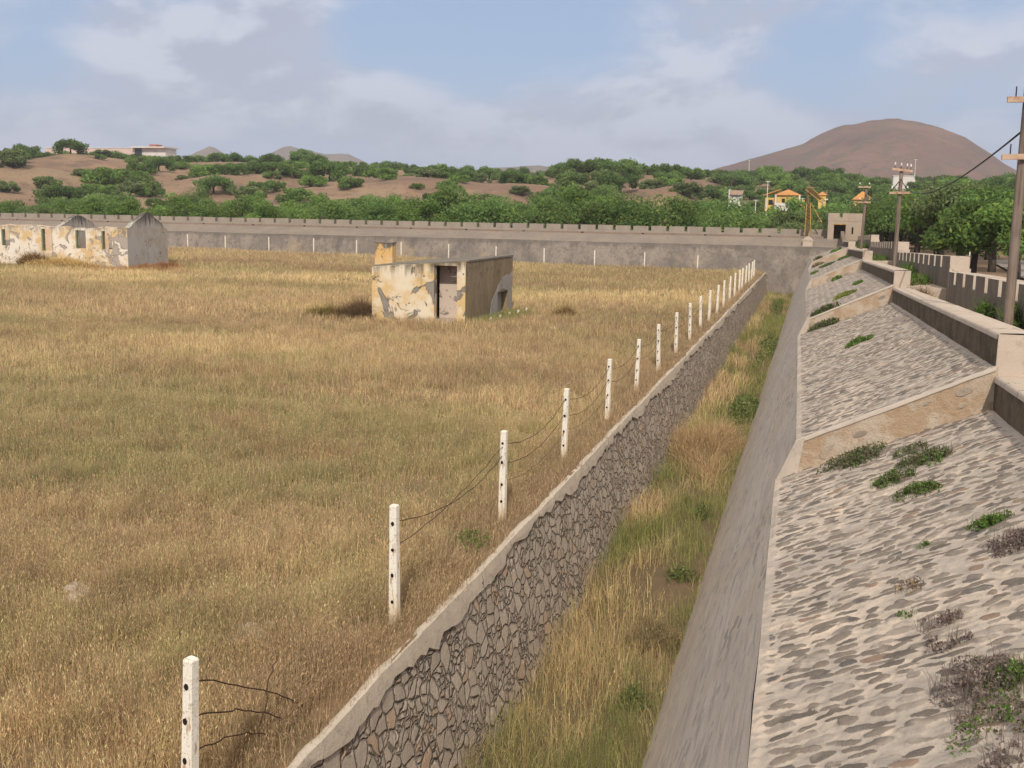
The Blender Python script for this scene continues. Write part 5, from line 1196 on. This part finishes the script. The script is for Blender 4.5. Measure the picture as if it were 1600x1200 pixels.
def apron_z(x, y):
    x = np.asarray(x, float); y = np.asarray(y, float); ze = np.zeros_like(y)
    for s in SEC: ze = np.where((y >= s[0]) & (y < s[1]), sec_z(s, y), ze)
    xe = edge_x(ze); return ze + RISE * np.clip((x - xe) / (XP0 + .02 - xe), 0, 1)
def apron_at(px, py):
    d = world_ray(px, py); t_ = np.linspace(3, 90, 20000) / d[1]; P_ = d[None] * t_[:, None] + np.array([0, 0, CAM_H]); k = int(np.argmax(P_[:, 2] < apron_z(P_[:, 0], P_[:, 1]))); k = k if 0 < k else 18000; return P_[k, 0], P_[k, 1]
GR = [(.10, .17, .04), (.13, .20, .05), (.085, .13, .035)]; PUR = [(.20, .15, .13), (.27, .21, .19), (.15, .115, .10)]; MIXC = [(.20, .15, .12), (.13, .15, .05), (.11, .19, .045), (.24, .18, .15)]; OL = [(.13, .13, .07), (.11, .15, .055), (.19, .16, .11)]
weeds = [(1535, 1075, .26, .30, .12, 2000, .014, PUR + [(.16, .16, .07)], 'large purplish brown dried weed clump in the lower right corner'),
         (1568, 1128, .25, .24, .09, 1700, .014, MIXC, 'large green and brown weed clump at the bottom right edge'),
         (1585, 1065, .16, .16, .10, 900, .016, GR, 'bright green weed patch at the right edge above the big clump'),
         (1590, 1195, .16, .18, .09, 900, .016, PUR, 'dried purplish weed at the very bottom right corner'),
         (1466, 975, .13, .10, .07, 700, .014, PUR, 'small grey-purple dried weed, upper of two on the apron'),
         (1480, 1008, .12, .10, .07, 700, .014, PUR, 'small grey-purple dried weed, lower of two on the apron'),
         (1420, 925, .09, .12, .10, 420, .013, PUR + [(.42, .3, .14)], 'thin dry stalky weed above a bright green tuft on the apron'),
         (1420, 962, .07, .05, .05, 260, .014, GR, 'bright green tuft below the thin dry weed on the apron'),
         (1545, 822, .15, .12, .09, 700, .018, GR, 'bright green leafy weed on the right part of the apron'),
         (1590, 852, .20, .18, .11, 1000, .017, PUR + OL, 'grey-brown dried weed at the right edge of the apron'),
         (1443, 856, .045, .035, .05, 140, .015, GR, 'tiny green tuft in the middle of the apron'),
         (1432, 772, .20, .22, .10, 1000, .020, OL + GR, 'green weed, lowest of the clump below the first riser'),
         (1395, 752, .22, .2, .09, 1000, .020, GR + OL, 'green weed on the left of the clump below the first riser'),
         (1445, 720, .28, .26, .10, 1400, .020, OL + GR, 'green weed on the right of the clump below the first riser'),
         (1425, 705, .18, .25, .08, 600, .020, OL, 'thin olive weed, topmost of the clump below the first riser'),
         (1336, 722, .34, .30, .16, 1500, .022, OL, 'dark olive weed growing at the foot of the first riser'),
         (1287, 510, .55, .55, .24, 1300, .045, OL, 'dark olive weed at the foot of the second riser'),
         (1341, 535, .26, .5, .08, 500, .045, GR, 'small green weed strip in the middle of the second apron'),
         (1318, 462, .4, 1.2, .10, 700, .06, [(.2, .22, .06), (.17, .2, .05)], 'yellowish green weed patch on the third apron'),
         (1340, 443, .2, .7, .10, 300, .06, GR, 'small dark green weed high on the third apron'),
         (1307, 437, .3, .5, .2, 300, .06, GR, 'green weed at the foot of the third riser'),
         (1277, 415, .45, 1.0, .3, 500, .07, [(.2, .16, .08), (.25, .2, .1)], 'dry olive weed at the foot of the fourth riser'),
         (1292, 415, .5, 1.6, .15, 600, .07, OL + GR, 'green weed on the fourth apron near its riser'),
         (1318, 404, .5, 1.6, .15, 700, .07, GR, 'green weed below the parapet of the fourth apron'),
         (1272, 427, .25, 1.2, .12, 300, .07, GR, 'small green weed at the moat edge of the fourth apron'),
         (1306, 388, .5, 3, .2, 500, .08, GR, 'dark green weed on the farthest apron')]
for px, py, rx, ry, h, n, sz, cols, lab in weeds:
    x, y = apron_at(px, py)
    if y > 28: rx *= .72; ry *= .72; h *= .8
    weed('weed_clump', lab, x, y, apron_z, rx, ry, h, n, sz, cols, 'weeds on the rampart apron')
def walk_z(x, y):
    y = np.asarray(y, float); ze = np.zeros_like(y)
    for s in SEC: ze = np.where((y >= s[0]) & (y < s[1]), sec_z(s, y), ze)
    return ze + RISE - .06
for i, (x, y, rx, ry, h, n, lab) in enumerate([(3.0, 36.0, .40, 2.6, .28, 1400, 'green weeds growing on the walkway behind the third parapet'), (3.25, 42.0, .25, 2.0, .5, 700, 'dark green weeds at the foot of the outer wall near the middle pole'), (2.95, 56.0, .4, 3.0, .25, 900, 'green weeds on the walkway beyond the middle pole'), (3.38, 20.5, .12, .5, .55, 500, 'dark weed at the foot of the outer wall beside the nearest pole'), (3.36, 23.5, .14, .5, .45, 500, 'dark weed at the foot of the outer wall left of the nearest pole'), (3.1, 79, .35, 2, .4, 700, 'green weeds on the walkway before the tower')]):
    weed('weed_clump', lab, x, y, walk_z, rx, ry, h, n, .06, GR + OL[:1], 'weeds on the rampart walkway')
dry_bush('dry_bush', 'small dry brown bush on the walkway step behind the second parapet', 'bush', 2.8, 30.6, float(walk_z(0, np.array([30.6]))[0]), .2, .3, .5, 900, .012, (.20, .12, .06))
for i, (px, py, rx, ry, h, n, lab) in enumerate([(1120, 905, .3, .3, .25, 420, 'yellow-green leafy weed at the foot of the rampart in the moat'), (1040, 1090, .25, .25, .3, 360, 'fresh green weed low in the moat beside the rampart'), (1098, 800, .2, .3, .35, 300, 'small green weed in the middle of the moat'), (1175, 640, .5, 2.6, .35, 1700, 'spread of green leafy weeds along the rampart foot'), (1200, 540, .5, 6.0, .35, 1700, 'green leafy weeds farther along the moat'), (1215, 480, .4, 6.0, .5, 1200, 'dark green bushes at the far end of the moat')]):
    q = on_z(px, py, -1.85); weed('weed_clump', lab, max(-3.2, min(-1.95, q[0])), q[1], lambda x, y: moat_z(x, y), rx, ry, h, n, .035 if q[1] < 25 else .075, [(.145, .18, .065), (.20, .22, .08), (.115, .145, .05)], 'leafy weeds in the moat')
q = on_z(825, 815, 0); weed('weed_clump', 'small green plant in the dry grass at the field edge', -4.25, 13.6, field_z, .3, .35, .22, 420, .028, [(.16, .2, .06), (.13, .18, .05)], None)
def rock_patch(px, py, label, n):
    c_ = on_z(px, py, .12); b = MB(); r_ = random.Random(px)
    for i in range(n):
        x, y = c_[0] + r_.uniform(-.16, .16), c_[1] + r_.uniform(-.2, .2); s = r_.uniform(.05, .11); z = .05 + r_.uniform(0, .05)
        b.tube([(x - s, y, z), (x - s * .5, y + r_.uniform(-.02, .02), z + s * .25), (x + s * .5, y, z + s * .28), (x + s, y, z)], [s * .3, s * .75, s * .7, s * .25], 7)
    b.tube([(c_[0], c_[1], -.2), (c_[0], c_[1], .0), (c_[0] + .03, c_[1], .07)], [.22, .24, .15], 9)
    tag(b.build('pale_rock', M_STONE, smooth=True), label, 'rock')
rock_patch(126, 924, 'pale broken rock showing through the grass on the left', 9)
rock_patch(396, 984, 'pale broken rock in the grass above the nearest post', 9)

# ------------------------------------------------------------------ haze
hm = bpy.data.materials.new('air'); hm.use_nodes = True; ht = NT(hm.node_tree)
pv = ht.n('ShaderNodeVolumePrincipled'); pv.inputs['Color'].default_value = (.86, .90, 1.0, 1); pv.inputs['Density'].default_value = HAZE_DENSITY; pv.inputs['Anisotropy'].default_value = .2
ho = ht.n('ShaderNodeOutputMaterial'); ht.L.new(pv.outputs[0], ho.inputs['Volume'])
hb = MB().box(-2850, 2850, -400, 2950, -72, 165).build('haze', hm); tag(hb, 'thin pale haze in the air over the whole valley', 'haze', None, 'stuff')
